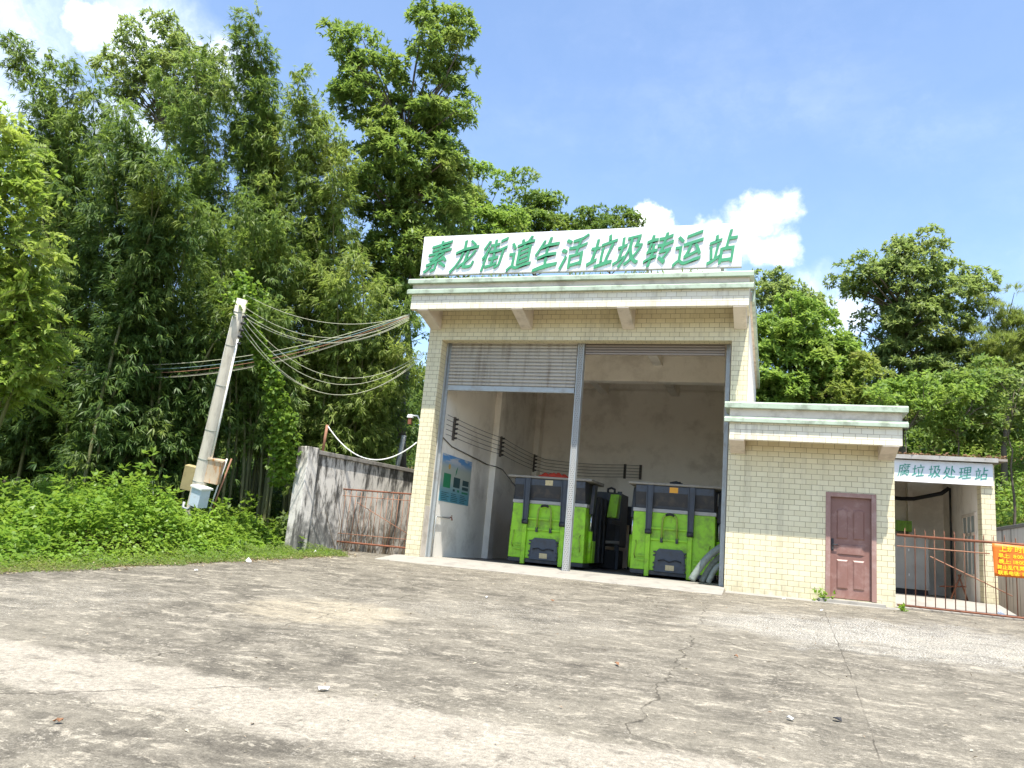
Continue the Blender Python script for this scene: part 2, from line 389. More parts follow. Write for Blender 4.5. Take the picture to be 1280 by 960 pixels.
# ------------------------------------------------------------------ terrain
def sst(v, a, b):
    t = np.clip((v-a)/(b-a), 0, 1); return t*t*(3-2*t)
def edge_x(y):   # left border of the concrete yard
    return np.interp(y, [-40, -8.43, -.88, .2, 1.2], [-7, -2.24, -.95, -2.0, -2.3])
def height(x, y):
    x = np.asarray(x, float); y = np.asarray(y, float)
    h = .056*np.clip(y, -30, 0)
    d = edge_x(y)-x-1.3*sst(y, -3.6, -1.2)
    h = h+.48*sst(d, .2, 4.5)+.9*sst(d, 5, 14)
    h = h+np.maximum(0, y-11)*.42*sst(x, -25, 2)+np.maximum(0, x-14.0)*.55*sst(y, -6, 3)
    h = h+np.maximum(0, y-16)*.18*sst(-x, -2, 10)
    h = np.where(h > 7, 7+(h-7)*.35, h)
    return h
def in_yard(x, y): return (x > edge_x(y)) & (y < 1.0)
def grid(name, xs, ys, f, mat, keep=None):
    X, Y = np.meshgrid(xs, ys); Z = f(X, Y); nx = len(xs)
    vs = np.stack([X.ravel(), Y.ravel(), Z.ravel()], 1)
    fs = []
    for j in range(len(ys)-1):
        for i in range(nx-1):
            if keep is None or keep((xs[i]+xs[i+1])/2, (ys[j]+ys[j+1])/2):
                fs.append((j*nx+i, j*nx+i+1, (j+1)*nx+i+1, (j+1)*nx+i))
    me = bpy.data.meshes.new(name); me.from_pydata([tuple(v) for v in vs], [], fs); me.validate()
    me.polygons.foreach_set('use_smooth', [True]*len(me.polygons))
    return link(name, me, mat)
def noise2(x, y): return (np.sin(x*1.7+np.cos(y*1.3)*1.3)+np.sin(y*2.1+np.sin(x*.9)*1.7)+np.sin((x+y)*3.3+1.1)*.5)/2.5
xs = np.unique(np.concatenate([np.linspace(-400, -30, 20), np.arange(-30, 30, .75), np.linspace(30, 400, 20)]))
ys = np.unique(np.concatenate([np.linspace(-200, -40, 10), np.arange(-40, 45, .75), np.linspace(45, 500, 24)]))
def hterr(X, Y):
    h = height(X, Y)+.10*noise2(X, Y)*sst(np.abs(X-6), 9, 16)
    low = ((X > edge_x(Y)-.1) & (X < 13.4) & (Y < 9.6))
    return np.where(low, h-.25, h-.02)
kind(grid('ground', xs, ys, hterr, 'soil'), 'structure')
# the yard: a sheet whose left border follows edge_x
rows = np.arange(-34, 1.01, .5); us = np.linspace(0, 1, 40)
vs = []; fs = []
for y in rows:
    x0 = float(edge_x(y)); 
    for u in us:
        x = x0+(34-x0)*u; vs.append((x, y, .056*min(y, 0)))
n = len(us)
for j in range(len(rows)-1):
    for i in range(n-1): fs.append((j*n+i, j*n+i+1, (j+1)*n+i+1, (j+1)*n+i))
me = bpy.data.meshes.new('concrete_yard'); me.from_pydata(vs, [], fs)
kind(link('concrete_yard', me, 'yard'), 'structure')

# ------------------------------------------------------------------ foliage engine
def unit(a): return a/(np.linalg.norm(a, axis=-1, keepdims=True)+1e-9)
def rdir(n): return unit(rng.normal(size=(n, 3)))
def leaf_obj(name, P, D, N, L, W, tint, mat, parent=None, fold=.12):
    n = len(P); off = np.zeros(3)
    if parent is not None: off = np.array(root_of(parent).location)
    D = unit(D); B = unit(np.cross(D, N)); N2 = np.cross(B, D)
    L = np.broadcast_to(L, n)[:, None]; W = np.broadcast_to(W, n)[:, None]
    mid = P+D*L*.42+N2*L*.05
    V = np.empty((n, 4, 3)); V[:, 0] = P; V[:, 1] = mid+B*W*.5; V[:, 2] = P+D*L-N2*L*fold; V[:, 3] = mid-B*W*.5
    V = (V-off).reshape(-1, 3)
    me = bpy.data.meshes.new(name); me.vertices.add(4*n); me.vertices.foreach_set('co', V.astype(np.float32).ravel())
    me.loops.add(4*n); me.loops.foreach_set('vertex_index', np.arange(4*n, dtype=np.int32))
    me.polygons.add(n); me.polygons.foreach_set('loop_start', np.arange(0, 4*n, 4, dtype=np.int32))
    a = me.attributes.new('tint', 'FLOAT', 'FACE'); a.data.foreach_set('value', np.clip(tint, 0, 1).astype(np.float32))
    me.update(calc_edges=True)
    return link(name, me, mat, parent)
def rosettes(P, D, k, L, W, a0, a1, droop, lvar=.35):
    """k leaves round every tip P pointing along D"""
    n = len(P); D = unit(D)
    P = np.repeat(P, k, 0); D = np.repeat(D, k, 0); m_ = n*k
    ref = rdir(m_); A = unit(np.cross(D, ref))
    ang = rng.uniform(a0, a1, m_)[:, None]
    d = np.cos(ang)*D+np.sin(ang)*A; d[:, 2] -= droop*rng.uniform(.3, 1., m_); d = unit(d)
    up = D*.5+np.array([.1, -.25, 1.0])+rng.normal(size=(m_, 3))*.35
    Nn = unit(up-d*np.sum(up*d, 1, keepdims=True))
    s = 1+rng.uniform(-lvar, lvar, m_)
    t = np.repeat(rng.uniform(0, 1, n), k)*.7+rng.uniform(0, .3, m_)
    return P, d, Nn, L*s, W*s, t
def cat(parts): return [np.concatenate(q) for q in zip(*parts)]

LEAF = {
 'bamboo': leafmat('bamboo_leaves', (.085, .155, .034), (.24, .32, .085), 0.48, (.30, .34, .08), .45),
 'bambooshade': leafmat('shade_toned_bamboo_leaves', (.035, .082, .020), (.13, .20, .05), 0.40, (.24, .28, .055), .45),  # leaf colour darkened to stand in for shade low in the clumps
 'bambooyel': leafmat('yellowish_bamboo_leaves', (.13, .205, .040), (.32, .38, .11), 0.52, (.34, .37, .10), .45),
 'broad': leafmat('broad_leaves', (.10, .185, .038), (.27, .36, .095), 0.45, (.29, .34, .09), .4),
 'light': leafmat('light_broad_leaves', (.13, .235, .040), (.29, .40, .09), 0.52, (.32, .38, .09), .42),
 'grey': leafmat('grey_green_leaves', (.15, .22, .075), (.32, .375, .14), 0.52, (.33, .35, .13), .42),
 'bright': leafmat('bright_leaves', (.16, .26, .035), (.36, .44, .09), 0.52, (.45, .50, .12), .45),
 'creeper': leafmat('creeper_leaves', (.10, .215, .022), (.28, .42, .055), 0.50, (.34, .40, .08), .45),
 'herb': leafmat('herb_leaves', (0.095, 0.160, 0.039), (0.226, 0.275, 0.077), 0.46, (0.238, 0.220, 0.077), .5),
 'pine': leafmat('pine_needles', (.20, .26, .06), (.36, .40, .12), 0.42, None, .5),
 'vine': leafmat('vine_leaves', (0.085, 0.179, 0.021), (0.215, 0.315, 0.042), 0.48, None, .4),
 'hillgrass': leafmat('hill_grass', (0.154, 0.220, 0.039), (0.321, 0.352, 0.088), 0.48, (0.356, 0.330, 0.110), .55),
 'woods': leafmat('woodland_leaves', (.075, .145, .032), (.16, .235, .06), 0.42, (.19, .235, .06), .5),
}
GL = {}
def bamboo(label, d, base, tips, mat, extra=8, dens=1.0, group='bamboo clumps beside the yard', spread=55, low=.18, L=.215):
    b = at(base[0], base[1], d); b[2] = float(height(b[0], b[1]))-.05
    t = thing('bamboo_clump', label, 'bamboo', b, group)
    tp = [(q[0], q[1], q[2] if len(q) > 2 else 0.) for q in tips]
    for _ in range(extra):
        q = random.choice(tips); tp.append((q[0]+random.gauss(0, spread*.6), q[1]+abs(random.gauss(0, spread))+20, random.uniform(-1.2, 1.2)))
    parts = []
    for (px, py, dd) in tp:
        tip = at(px, py, d+dd+random.uniform(-.5, .5))
        o = b+np.array([random.gauss(0, .45), random.gauss(0, .45), 0])
        h = tip[2]-o[2]; dv = tip-o; dv[2] = 0
        u = np.linspace(0, 1, 22)
        path = o+dv*(u**2.2)[:, None]+np.stack([0*u, 0*u, h*1.0*np.sin(np.minimum(u*1.06, 1.0)*math.pi/2)**.85 if False else h*(1.08*u-.08*u**6)], 1)
        wob = np.cumsum(rng.normal(size=(22, 3))*.035, 0); wob[:, 2] = 0; path = path+wob*u[:, None]
        MB().tube(path, list(.042*(1-u)**.7+.005), 6).build('culm', 'culm', t)
        nb = int(62*dens*max(.5, h/11))
        tt = low+(1-low)*rng.uniform(0, 1, nb)**.75
        idx = tt*21; i0 = np.minimum(idx.astype(int), 20); fr = (idx-i0)[:, None]
        p0 = path[i0]*(1-fr)+path[i0+1]*fr
        az = rng.uniform(0, 2*math.pi, nb); el = rng.uniform(-.1, .95, nb)
        bd = np.stack([np.cos(az)*np.cos(el), np.sin(az)*np.cos(el), np.sin(el)], 1)
        ln = (.22+1.0*np.sqrt(np.clip(1-tt, 0, 1)))*rng.uniform(.3, 1.15, nb)
        m_ = 8; P0 = np.repeat(p0, m_, 0); B0 = np.repeat(bd, m_, 0); LN = np.repeat(ln, m_)
        q = P0+B0*(LN*rng.uniform(.55, 1.1, nb*m_))[:, None]+rng.normal(size=(nb*m_, 3))*.13; q[:, 2] -= .38*LN**2
        dr = B0*.9+np.array([0, 0, -.5])+rng.normal(size=(nb*m_, 3))*.25
        parts.append(rosettes(q, dr, 9, L, L*.14, .12, .9, .45))
        # sparse leaves that fill the inside of the plume
        k2 = int(nb*2.2); t2 = low+(1-low)*rng.uniform(0, 1, k2); j0 = np.minimum((t2*21).astype(int), 20)
        q2 = path[j0]+rng.normal(size=(k2, 3))*.22
        parts.append(rosettes(q2, rdir(k2)+np.array([0, 0, -.4]), 6, L*.9, L*.13, .2, 1.0, .4))
    P, D, N, Ls, W, ti = cat(parts)
    leaf_obj('foliage', P, D, N, Ls, W, ti, LEAF[mat], t)
    return t
def tree(name, label, cat_, d, base, lobes, mat, L=.16, W=.06, group=None, dens=1., clump=.55, droop=.25, trunk_r=.16, open_=0., k=7, needles=False):
    """lobes: (px, py, rx, ry[, depth offset]) at the tree's own distance"""
    b = at(base[0], base[1], d); b[2] = float(height(b[0], b[1]))-.1
    t = thing(name, label, cat_, b, group)
    cs = []
    for q in lobes:
        dd = q[4] if len(q) > 4 else 0.
        cs.append((at(q[0], q[1], d+dd), q[2]*d/FPX, q[3]*d/FPX))
    tops = np.array([c[0] for c in cs]); mean = tops.mean(0)
    mb = MB()
    low = min(c[0][2]-c[2] for c in cs); hi = max(c[0][2] for c in cs)
    zs = np.linspace(0, 1, 12); topz = b[2]+(hi-b[2])*.86; axis = []
    for z in zs:
        zz = b[2]+(topz-b[2])*z
        w = np.exp(-((tops[:, 2]-zz)/2.0)**2)+1e-3
        c = (tops*w[:, None]).sum(0)/w.sum()
        f = sst(z, .05, .9); p = b*(1-f)+np.array([c[0], c[1], 0])*f; p[2] = zz; axis.append(p)
    axis = np.array(axis); axis[1:-1, :2] += rng.normal(size=(10, 2))*.06
    mb.tube(axis, list(trunk_r*(1-zs*.85)), 8)
    parts = []
    for c, rx, rz in cs:
        vol = rx*rx*rz; ncl = max(4, int(7.5*dens*vol/(clump**2.4)*.42*(1-open_)))
        u = rdir(ncl); rad = rng.uniform(.35, 1., ncl)**.45
        cen = c+u*rad[:, None]*np.array([rx, rx, rz])+rng.normal(size=(ncl, 3))*.12
        for j, ce in enumerate(cen):
            if j < 6:
                zt = max(0.12, min(.93, (ce[2]-b[2]-.45*np.linalg.norm(ce[:2]-axis[6, :2]))/(topz-b[2])))
                ii = zt*11; i0 = min(int(ii), 10); s0 = axis[i0]+(axis[i0+1]-axis[i0])*(ii-i0)
                midp = (s0+ce)/2+np.array([random.gauss(0, .12), random.gauss(0, .12), .12])
                mb.tube([s0, midp, ce], [trunk_r*.28*(1-zt*.6), trunk_r*.18, .008], 5, False)
            cr = clump*random.uniform(.6, 1.25); nt = int(46*dens*(cr/.55)**2)
            uu = rdir(nt); uu[:, 2] = np.where(uu[:, 2] < -.3, -uu[:, 2]*.6, uu[:, 2])
            rr = rng.uniform(.35, 1, nt)**.5
            tp = ce+uu*(rr*cr)[:, None]*np.array([1, 1, .75])
            if needles:
                parts.append(rosettes(tp, uu+np.array([0, 0, .8]), 16, L, W, .1, 1.2, 0.))
            else:
                parts.append(rosettes(tp, uu+np.array([0, 0, .35]), k, L, W, .5, 1.35, droop))
    mb.build('trunk', 'bark', t)
    P, D, N, Ls, W_, ti = cat(parts)
    leaf_obj('crown', P, D, N, Ls, W_, ti, LEAF[mat], t)
    return t

# ---- bamboo
bamboo('tall dark bamboo at far left with arching tip against the sky', 22, (55, 600),
       [(12, 36), (48, 60), (85, 75), (120, 105), (60, 130), (150, 130), (25, 150), (100, 150), (40, 200)], 'bamboo', 8, 1.1)
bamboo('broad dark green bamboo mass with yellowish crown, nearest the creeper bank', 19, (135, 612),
       [(150, 165), (112, 180), (190, 195), (205, 240), (85, 240), (130, 205), (170, 180), (100, 290), (195, 320), (70, 330)], 'bambooshade', 12, 1.5, low=.06)
bamboo('slender bamboo plume rising right of the airy tree', 24, (235, 600),
       [(238, 62), (225, 130), (255, 160), (205, 180), (245, 220)], 'bamboo', 6, 1.)
bamboo('tallest narrow bamboo plume behind the concrete pole', 24, (315, 600),
       [(312, 17), (309, 22), (326, 110), (290, 150), (335, 190), (312, 80), (280, 210)], 'bamboo', 7, 1.15)
bamboo('feathery bamboo plume just left of the tallest leafy tree', 23, (385, 600),
       [(378, 92), (395, 132), (355, 175), (408, 205), (376, 120), (340, 230)], 'bambooyel', 7, 1.1)
bamboo('yellow green weeping bamboo above the overhead wires', 22.5, (430, 600),
       [(395, 292), (440, 318), (365, 325), (480, 352), (500, 400), (420, 350), (455, 400)], 'bambooyel', 8, 1.2, low=.12)
bamboo('mid green bamboo directly behind the pole top', 21.5, (320, 612),
       [(300, 245), (260, 262), (342, 275), (225, 300), (320, 330), (280, 330)], 'bamboo', 9, 1.3, low=.36)
bamboo('low drooping bamboo between the boundary wall and the station', 23.5, (425, 622),
       [(470, 385), (502, 425), (440, 425), (518, 385), (490, 470), (455, 480)], 'bamboo', 6, 1.2, low=.34)
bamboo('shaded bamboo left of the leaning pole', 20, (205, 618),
       [(240, 335), (212, 385), (275, 360), (185, 420), (235, 430)], 'bambooshade', 8, 1.3, low=.08)
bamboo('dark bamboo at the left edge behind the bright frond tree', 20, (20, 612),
       [(15, 330), (50, 380), (-20, 300), (75, 420), (30, 440)], 'bambooshade', 8, 1.3, low=.08)
# ---- broadleaf trees on the left
tree('leafy_tree', 'tallest broadleaf tree with two crown lobes left of the station sign', 'tree', 26, (500, 620),
     [(442, 60, 30, 36), (545, 50, 38, 44), (470, 120, 52, 48), (550, 130, 42, 55), (515, 200, 62, 55), (545, 265, 46, 60), (470, 235, 45, 45), (505, 320, 60, 60)],
     'broad', .19, .06, None, 1.05, .40, .25, .2, .12)
tree('airy_tree', 'airy grey green tree with open crown above the bamboo', 'tree', 29, (215, 620),
     [(190, 52, 40, 30), (150, 78, 26, 32), (232, 95, 46, 38), (188, 122, 40, 30), (262, 130, 26, 40), (215, 150, 40, 30)], 'grey', .17, .055, None, .95, .42, .45, .14, .1)
tree('background_tree', 'rounded pale tree rising behind the left end of the sign', 'tree', 36, (605, 600),
     [(600, 225, 28, 40), (585, 280, 45, 45), (620, 300, 40, 40), (560, 340, 40, 45)], 'light', .2, .08, 'trees behind the station roof', .75, .7, .2, .2)
tree('background_tree', 'small round tree top behind the sign beside the pale tree', 'tree', 42, (655, 600),
     [(655, 262, 32, 38), (690, 272, 26, 28), (640, 300, 40, 36), (700, 310, 40, 30)], 'broad', .2, .08, 'trees behind the station roof', .7, .75, .2, .2)
tree('background_tree', 'darker flat topped tree behind the middle of the sign', 'tree', 42, (735, 600),
     [(728, 270, 26, 24), (770, 282, 22, 18), (745, 300, 40, 26), (790, 310, 30, 20)], 'woods', .2, .08, 'trees behind the station roof', .75, .7, .2, .2)
tree('understory_tree', 'pale leaved low tree behind the overhead cables beside the eaves', 'tree', 25.5, (470, 615),
     [(490, 365, 34, 30), (470, 410, 40, 36), (512, 400, 26, 36), (450, 460, 40, 36)], 'light', .17, .06, None, .8, .5, .3, .12)
# ---- right side trees on the hill
tree('hill_tree', 'dense bright green tree directly behind the small annex roof', 'tree', 28, (1000, 560),
     [(985, 415, 46, 42), (1015, 450, 42, 45), (960, 455, 40, 50), (1000, 495, 56, 40), (960, 510, 40, 35), (1045, 455, 30, 40), (1040, 500, 36, 34)], 'light', .2, .085, 'trees on the hill behind the annex', 1., .5, .2, .16)
tree('hill_tree', 'dull green tree top beside the station roof corner', 'tree', 34, (965, 560),
     [(960, 358, 24, 22), (985, 352, 22, 20), (970, 390, 45, 30), (1015, 400, 24, 22)], 'grey', .2, .075, 'trees on the hill behind the annex', .8, .6, .25, .16)
tree('hill_tree', 'tall spreading grey green tree above the shed with cloud behind', 'tree', 31, (1130, 540),
     [(1155, 325, 36, 28), (1190, 365, 40, 34), (1130, 360, 40, 36), (1070, 345, 32, 24), (1105, 380, 36, 28), (1160, 410, 52, 40), (1095, 430, 36, 36), (1140, 460, 48, 36), (1075, 480, 36, 36), (1180, 465, 44, 40), (1130, 510, 50, 30)],
     'grey', .19, .065, 'trees on the hill behind the annex', .95, .5, .35, .2, .1)
tree('pine_tree', 'yellowish pine at the right edge of the picture', 'pine', 30, (1255, 560),
     [(1252, 378, 26, 20), (1240, 425, 42, 30), (1280, 420, 36, 36), (1255, 465, 45, 30), (1225, 470, 30, 26), (1300, 470, 36, 40)], 'pine', .26, .018, None, .9, .45, 0, .13, .0, needles=True)
for (lb, d, base, lobes, mt) in (
     ('bright rounded shrub tree left of the red soil bank', 24, (1135, 560), [(1110, 500, 26, 24), (1135, 505, 34, 30), (1165, 490, 28, 26)], 'light'),
     ('olive shrub tree over the red soil bank', 25, (1200, 560), [(1200, 500, 42, 34), (1230, 480, 34, 30), (1180, 530, 30, 20)], 'broad'),
     ('leafy shrub tree at the right edge below the pine', 25, (1270, 560), [(1265, 510, 36, 34), (1290, 480, 30, 40), (1245, 530, 24, 20)], 'grey'),
     ('yellow green shrub tree low behind the annex parapet', 27, (1085, 560), [(1070, 480, 36, 34), (1050, 510, 36, 26), (1095, 520, 30, 22)], 'hillgrass')):
    tree('shrub_tree', lb, 'shrub', d, base, lobes, mt, .16, .07, 'shrub trees on the slope behind the shed', .9, .45, .2, .06)
# ---- bright frond tree at the left edge
fb = at(-40, 640, 15.5); fb[2] = float(height(fb[0], fb[1]))
ft = thing('frond_tree', 'bright yellow green frond tree close at the left edge', 'tree', fb)
mbt = MB(); parts = []
stems = [(-10, 165), (12, 195), (25, 240), (0, 290), (40, 320), (30, 370), (15, 410), (45, 420), (-20, 440), (10, 475), (-30, 240), (-5, 350), (30, 455)]
for (px, py) in stems:
    tip = at(px, py, 15.2+random.uniform(-.6, .7)); u = np.linspace(0, 1, 8)
    path = fb+(tip-fb)*u[:, None]+np.stack([0*u, 0*u, .5*np.sin(u*math.pi)], 1)*.6
    mbt.tube(path, list(.045*(1-u)+.012), 6)
    for k in range(42):
        a = random.uniform(0, 2*math.pi); e = random.uniform(-.3, .8)
        dv = np.array([math.cos(a)*math.cos(e), math.sin(a)*math.cos(e), math.sin(e)])
        st = path[-1-int(random.random()**2*3)]+rng.normal(size=3)*.12
        ln = random.uniform(.5, 1.0); uu = np.linspace(0.2, 1, 17)
        rach = st+dv*(uu*ln)[:, None]; rach[:, 2] -= .35*ln*uu**2
        mbt.tube([st]+list(rach[::3]), .004, 4, False)
        pn_ = rng.normal(size=3)*.75+np.array([.2, -.5, .7]); side = unit(np.cross(dv, pn_).reshape(1, 3))[0]; pn_ = np.cross(side, dv)
        for sg in (-1, 1):
            D = np.repeat((side*sg+dv*.55-np.array([0, 0, .25])).reshape(1, 3), 17, 0)+rng.normal(size=(17, 3))*.1
            Nn = np.repeat(pn_.reshape(1, 3), 17, 0)+rng.normal(size=(17, 3))*.3
            Ll = .155*(np.sin(np.linspace(.5, 2.7, 17)))*random.uniform(.8, 1.1)
            parts.append((rach, D, Nn, Ll, Ll*.34, np.full(17, random.random())*.7+rng.uniform(0, .3, 17)))
for (px, py) in stems:
    tip = at(px, py, 15.2); nt = 75; uu_ = rdir(nt); q_ = tip+uu_*rng.uniform(.2, .75, nt)[:, None]*np.array([1, 1, 1.1])
    parts.append(rosettes(q_, uu_+np.array([0, 0, .2]), 8, .15, .062, .4, 1.3, .35))
mbt.build('stem', 'culm', ft)
P, D, N, Ls, W, ti = cat(parts); leaf_obj('fronds', P, D, N, Ls, W, ti, LEAF['bright'], ft)

# ---- creeper bank and verge (nobody could count these leaves)
def scatter(n, x0, x1, y0, y1, cond):
    X = rng.uniform(x0, x1, n); Y = rng.uniform(y0, y1, n); k = cond(X, Y); return X[k], Y[k]
PK = at(188, 600, 14.8)
def mound(x, y):
    d = edge_x(y)-x-1.2*sst(y, -3.6, -1.2)
    bx, by = PK[0], PK[1]
    m_ = .33+.58*np.exp(-((x-bx)**2+(y-by)**2)/1.6)+.26*noise2(x*.9, y*.9)+.17*noise2(x*2.3+4, y*2.3)+.16*noise2(x*5.1, y*4.7+2)+.07*noise2(x*9.3+1, y*8.7)
    return np.maximum(.05, m_)*sst(d, .55, 1.5)
X, Y = scatter(250000, -12, -.9, -9.5, 3, lambda x, y: (edge_x(y)-x > .5) & (edge_x(y)-x < 7.5))
hz = mound(X, Y); Z = height(X, Y)+hz*np.clip(rng.uniform(.35, 1.12, len(X)), 0, 1.12)+rng.normal(size=len(X))*.02
n = len(X); nrm = rng.normal(size=(n, 3))*.55+np.array([.12, -.35, .9]); az = rng.uniform(0, 2*math.pi, n)
D = np.stack([np.cos(az), np.sin(az), rng.uniform(-.6, .35, n)], 1)
big = (noise2(X*.7+3, Y*.7) > .1)
cl = .62+.4*noise2(X*1.1, Y*1.1+5)
kind(leaf_obj('creeper_bank', np.stack([X, Y, Z], 1), D, nrm, rng.uniform(.045, .095, n)*(1+.25*big), rng.uniform(.035, .068, n)*(1+.25*big), cl*.6+rng.uniform(0, .4, n), LEAF['creeper']),
     'stuff', 'thick mass of bright green creeper covering the bank below the bamboo', 'creeper')
X, Y = scatter(120000, -6, .2, -14, 1.0, lambda x, y: ((edge_x(y)-x > -.12+.22*noise2(x*2.2, y*2.2)+.14*noise2(x*6, y*6)) & (edge_x(y)-x < 1.5)))
n = len(X); d = edge_x(Y)-X
Z = height(X, Y)+rng.uniform(0, 1, n)*(.035+.10*sst(d, 0, .9)*(1+noise2(X*3, Y*3)))
az = rng.uniform(0, 2*math.pi, n); D = np.stack([np.cos(az), np.sin(az), rng.uniform(-.1, .9, n)], 1)
nrm = rng.normal(size=(n, 3))*.5+np.array([0, -.2, 1.])
kind(leaf_obj('verge_herbs', np.stack([X, Y, Z], 1), D, nrm, rng.uniform(.025, .06, n), rng.uniform(.012, .028, n), rng.uniform(0, 1, n), LEAF['herb']),
     'stuff', 'low herbs and grass along the edge of the concrete yard', 'weeds')
X, Y = scatter(26000, -6, .4, -14, 1.0, lambda x, y: (np.abs(edge_x(y)-x+.02+.2*noise2(x*2, y*2)) < .28))
n = len(X)
kind(leaf_obj('verge_leaf_litter', np.stack([X, Y, np.maximum(height(X, Y), .056*np.minimum(Y, 0))+.014], 1), rdir(n)*np.array([1, 1, .25]), np.array([0, 0, 1.])+rng.normal(size=(n, 3))*.35, rng.uniform(.02, .07, n), rng.uniform(.008, .025, n), rng.uniform(0, 1, n), leafmat('verge_dead_leaves', (.13, .08, .045), (.46, .38, .24), .05, None, .9)),
     'stuff', 'dead leaves and straw along the border of the verge', 'leaf litter')
# taller sprigs sticking out of the bank
parts = []
X, Y = scatter(1100, -9, -1.6, -8, 1.5, lambda x, y: edge_x(y)-x > 1.0)
for k in range(4):
    zz = height(X, Y)+mound(X, Y)*(.9+.13*k)+.10*k*(noise2(X*3, Y*3) > .3)
    pp = np.stack([X+rng.normal(size=len(X))*.04, Y+rng.normal(size=len(X))*.04, zz], 1)
    parts.append(rosettes(pp, np.repeat(np.array([[0, 0, 1.]]), len(X), 0)+rng.normal(size=(len(X), 3))*.3, 5, .13, .06, .6, 1.4, .25))
P, D, N, Ls, W, ti = cat(parts)
kind(leaf_obj('bank_undergrowth', P, D, N, Ls, W, ti*.7+.3, LEAF['vine']), 'stuff', 'leafy sprigs standing out of the creeper on the bank', 'undergrowth')
# hillside grass on the right and dark undergrowth beneath the bamboo
X, Y = scatter(60000, 12.9, 24, 2, 20, lambda x, y: (height(x, y) > .5) & (noise2(x*.6, y*.6) > -.55))
n = len(X); Z = height(X, Y); az = rng.uniform(0, 2*math.pi, n)
D = np.stack([np.cos(az)*.5, np.sin(az)*.5, np.full(n, 1.)], 1)
nrm = np.stack([np.sin(az), -np.cos(az), np.full(n, .4)], 1)
kind(leaf_obj('hillside_grass', np.stack([X, Y, Z], 1), D, nrm, rng.uniform(.2, .55, n), rng.uniform(.02, .05, n), rng.uniform(0, 1, n), LEAF['hillgrass'], fold=.45),
     'stuff', 'tall pale green grass on the slope beyond the right boundary wall', 'grass')
X, Y = scatter(90000, -2, 26, 9.0, 26, lambda x, y: (noise2(x*.7, y*.7) > -.5) & ((x < 12.8) | (y > 13)))
n = len(X); Z = height(X, Y)+rng.uniform(0, 1.5, n)*np.maximum(.15, .5+.5*noise2(X*.8, Y*.8))
D = rdir(n); nrm = rng.normal(size=(n, 3))*.5+np.array([0, -.3, .9])
kind(leaf_obj('hill_undergrowth', np.stack([X, Y, Z], 1), D, nrm, rng.uniform(.12, .26, n), rng.uniform(.06, .12, n), rng.uniform(0, 1, n), LEAF['light']),
     'stuff', 'mixed undergrowth on the hill behind the buildings', 'undergrowth')
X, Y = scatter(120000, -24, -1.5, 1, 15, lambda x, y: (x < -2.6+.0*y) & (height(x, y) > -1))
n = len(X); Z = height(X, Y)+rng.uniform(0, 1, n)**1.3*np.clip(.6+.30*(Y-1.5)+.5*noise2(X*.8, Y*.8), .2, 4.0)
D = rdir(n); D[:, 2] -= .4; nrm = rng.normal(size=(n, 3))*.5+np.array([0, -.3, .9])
kind(leaf_obj('bamboo_undergrowth', np.stack([X, Y, Z], 1), D, nrm, rng.uniform(.14, .28, n), rng.uniform(.04, .10, n), rng.uniform(0, 1, n), LEAF['bambooshade']),
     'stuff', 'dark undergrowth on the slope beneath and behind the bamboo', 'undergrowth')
# far woodland: one mass
parts = []
for _ in range(330):
    px = random.uniform(-160, 1500); d = random.uniform(34, 60)
    c = at(px, 560, d); g0 = float(height(c[0], c[1])); c[2] = g0+random.uniform(.5, 5.0 if px < 600 else 3.0)
    if px < 500: c[2] += random.uniform(0, 3)
    nt = 260; uu = rdir(nt); tp = c+uu*rng.uniform(.5, 1, nt)[:, None]*np.array([2., 2., 1.7])*random.uniform(.7, 1.2)
    parts.append(rosettes(tp, uu+np.array([0, 0, .4]), 5, .34, .15, .5, 1.35, .2))
P, D, N, Ls, W, ti = cat(parts)
kind(leaf_obj('woods', P, D, N, Ls, W, ti, LEAF['woods']), 'stuff', 'distant mixed woodland on the hill behind everything', 'woods')

# ---- hanging vine right of the pole
va = at(312, 345, 17.6); vb = at(352, 600, 18.3)
vt = thing('hanging_vine', 'column of bright climbing vine hanging from the wires beside the pole', 'vine', vb)
u = np.linspace(0, 1, 30); path = vb+(va-vb)*u[:, None]; path[:, 0] += .25*np.sin(u*5); path[:, 2] += 0
MB().tube(path, .02, 5).build('stem', 'culm', vt)
nt = 1500; tt = rng.uniform(0, 1, nt)**.85; q = vb+(va-vb)*tt[:, None]; q[:, 0] += .25*np.sin(tt*5)
rad = np.interp(tt, [0, .15, .45, .7, 1], [.32, .42, .26, .16, .22]); uu = rdir(nt); q = q+uu*(rad*rng.uniform(.3, 1, nt))[:, None]
P, D, N, Ls, W, ti = rosettes(q, uu*.7+np.array([0, 0, -.3]), 4, .105, .085, .4, 1.3, .3)
leaf_obj('leaves', P, D, N, Ls, W, ti, LEAF['vine'], vt)

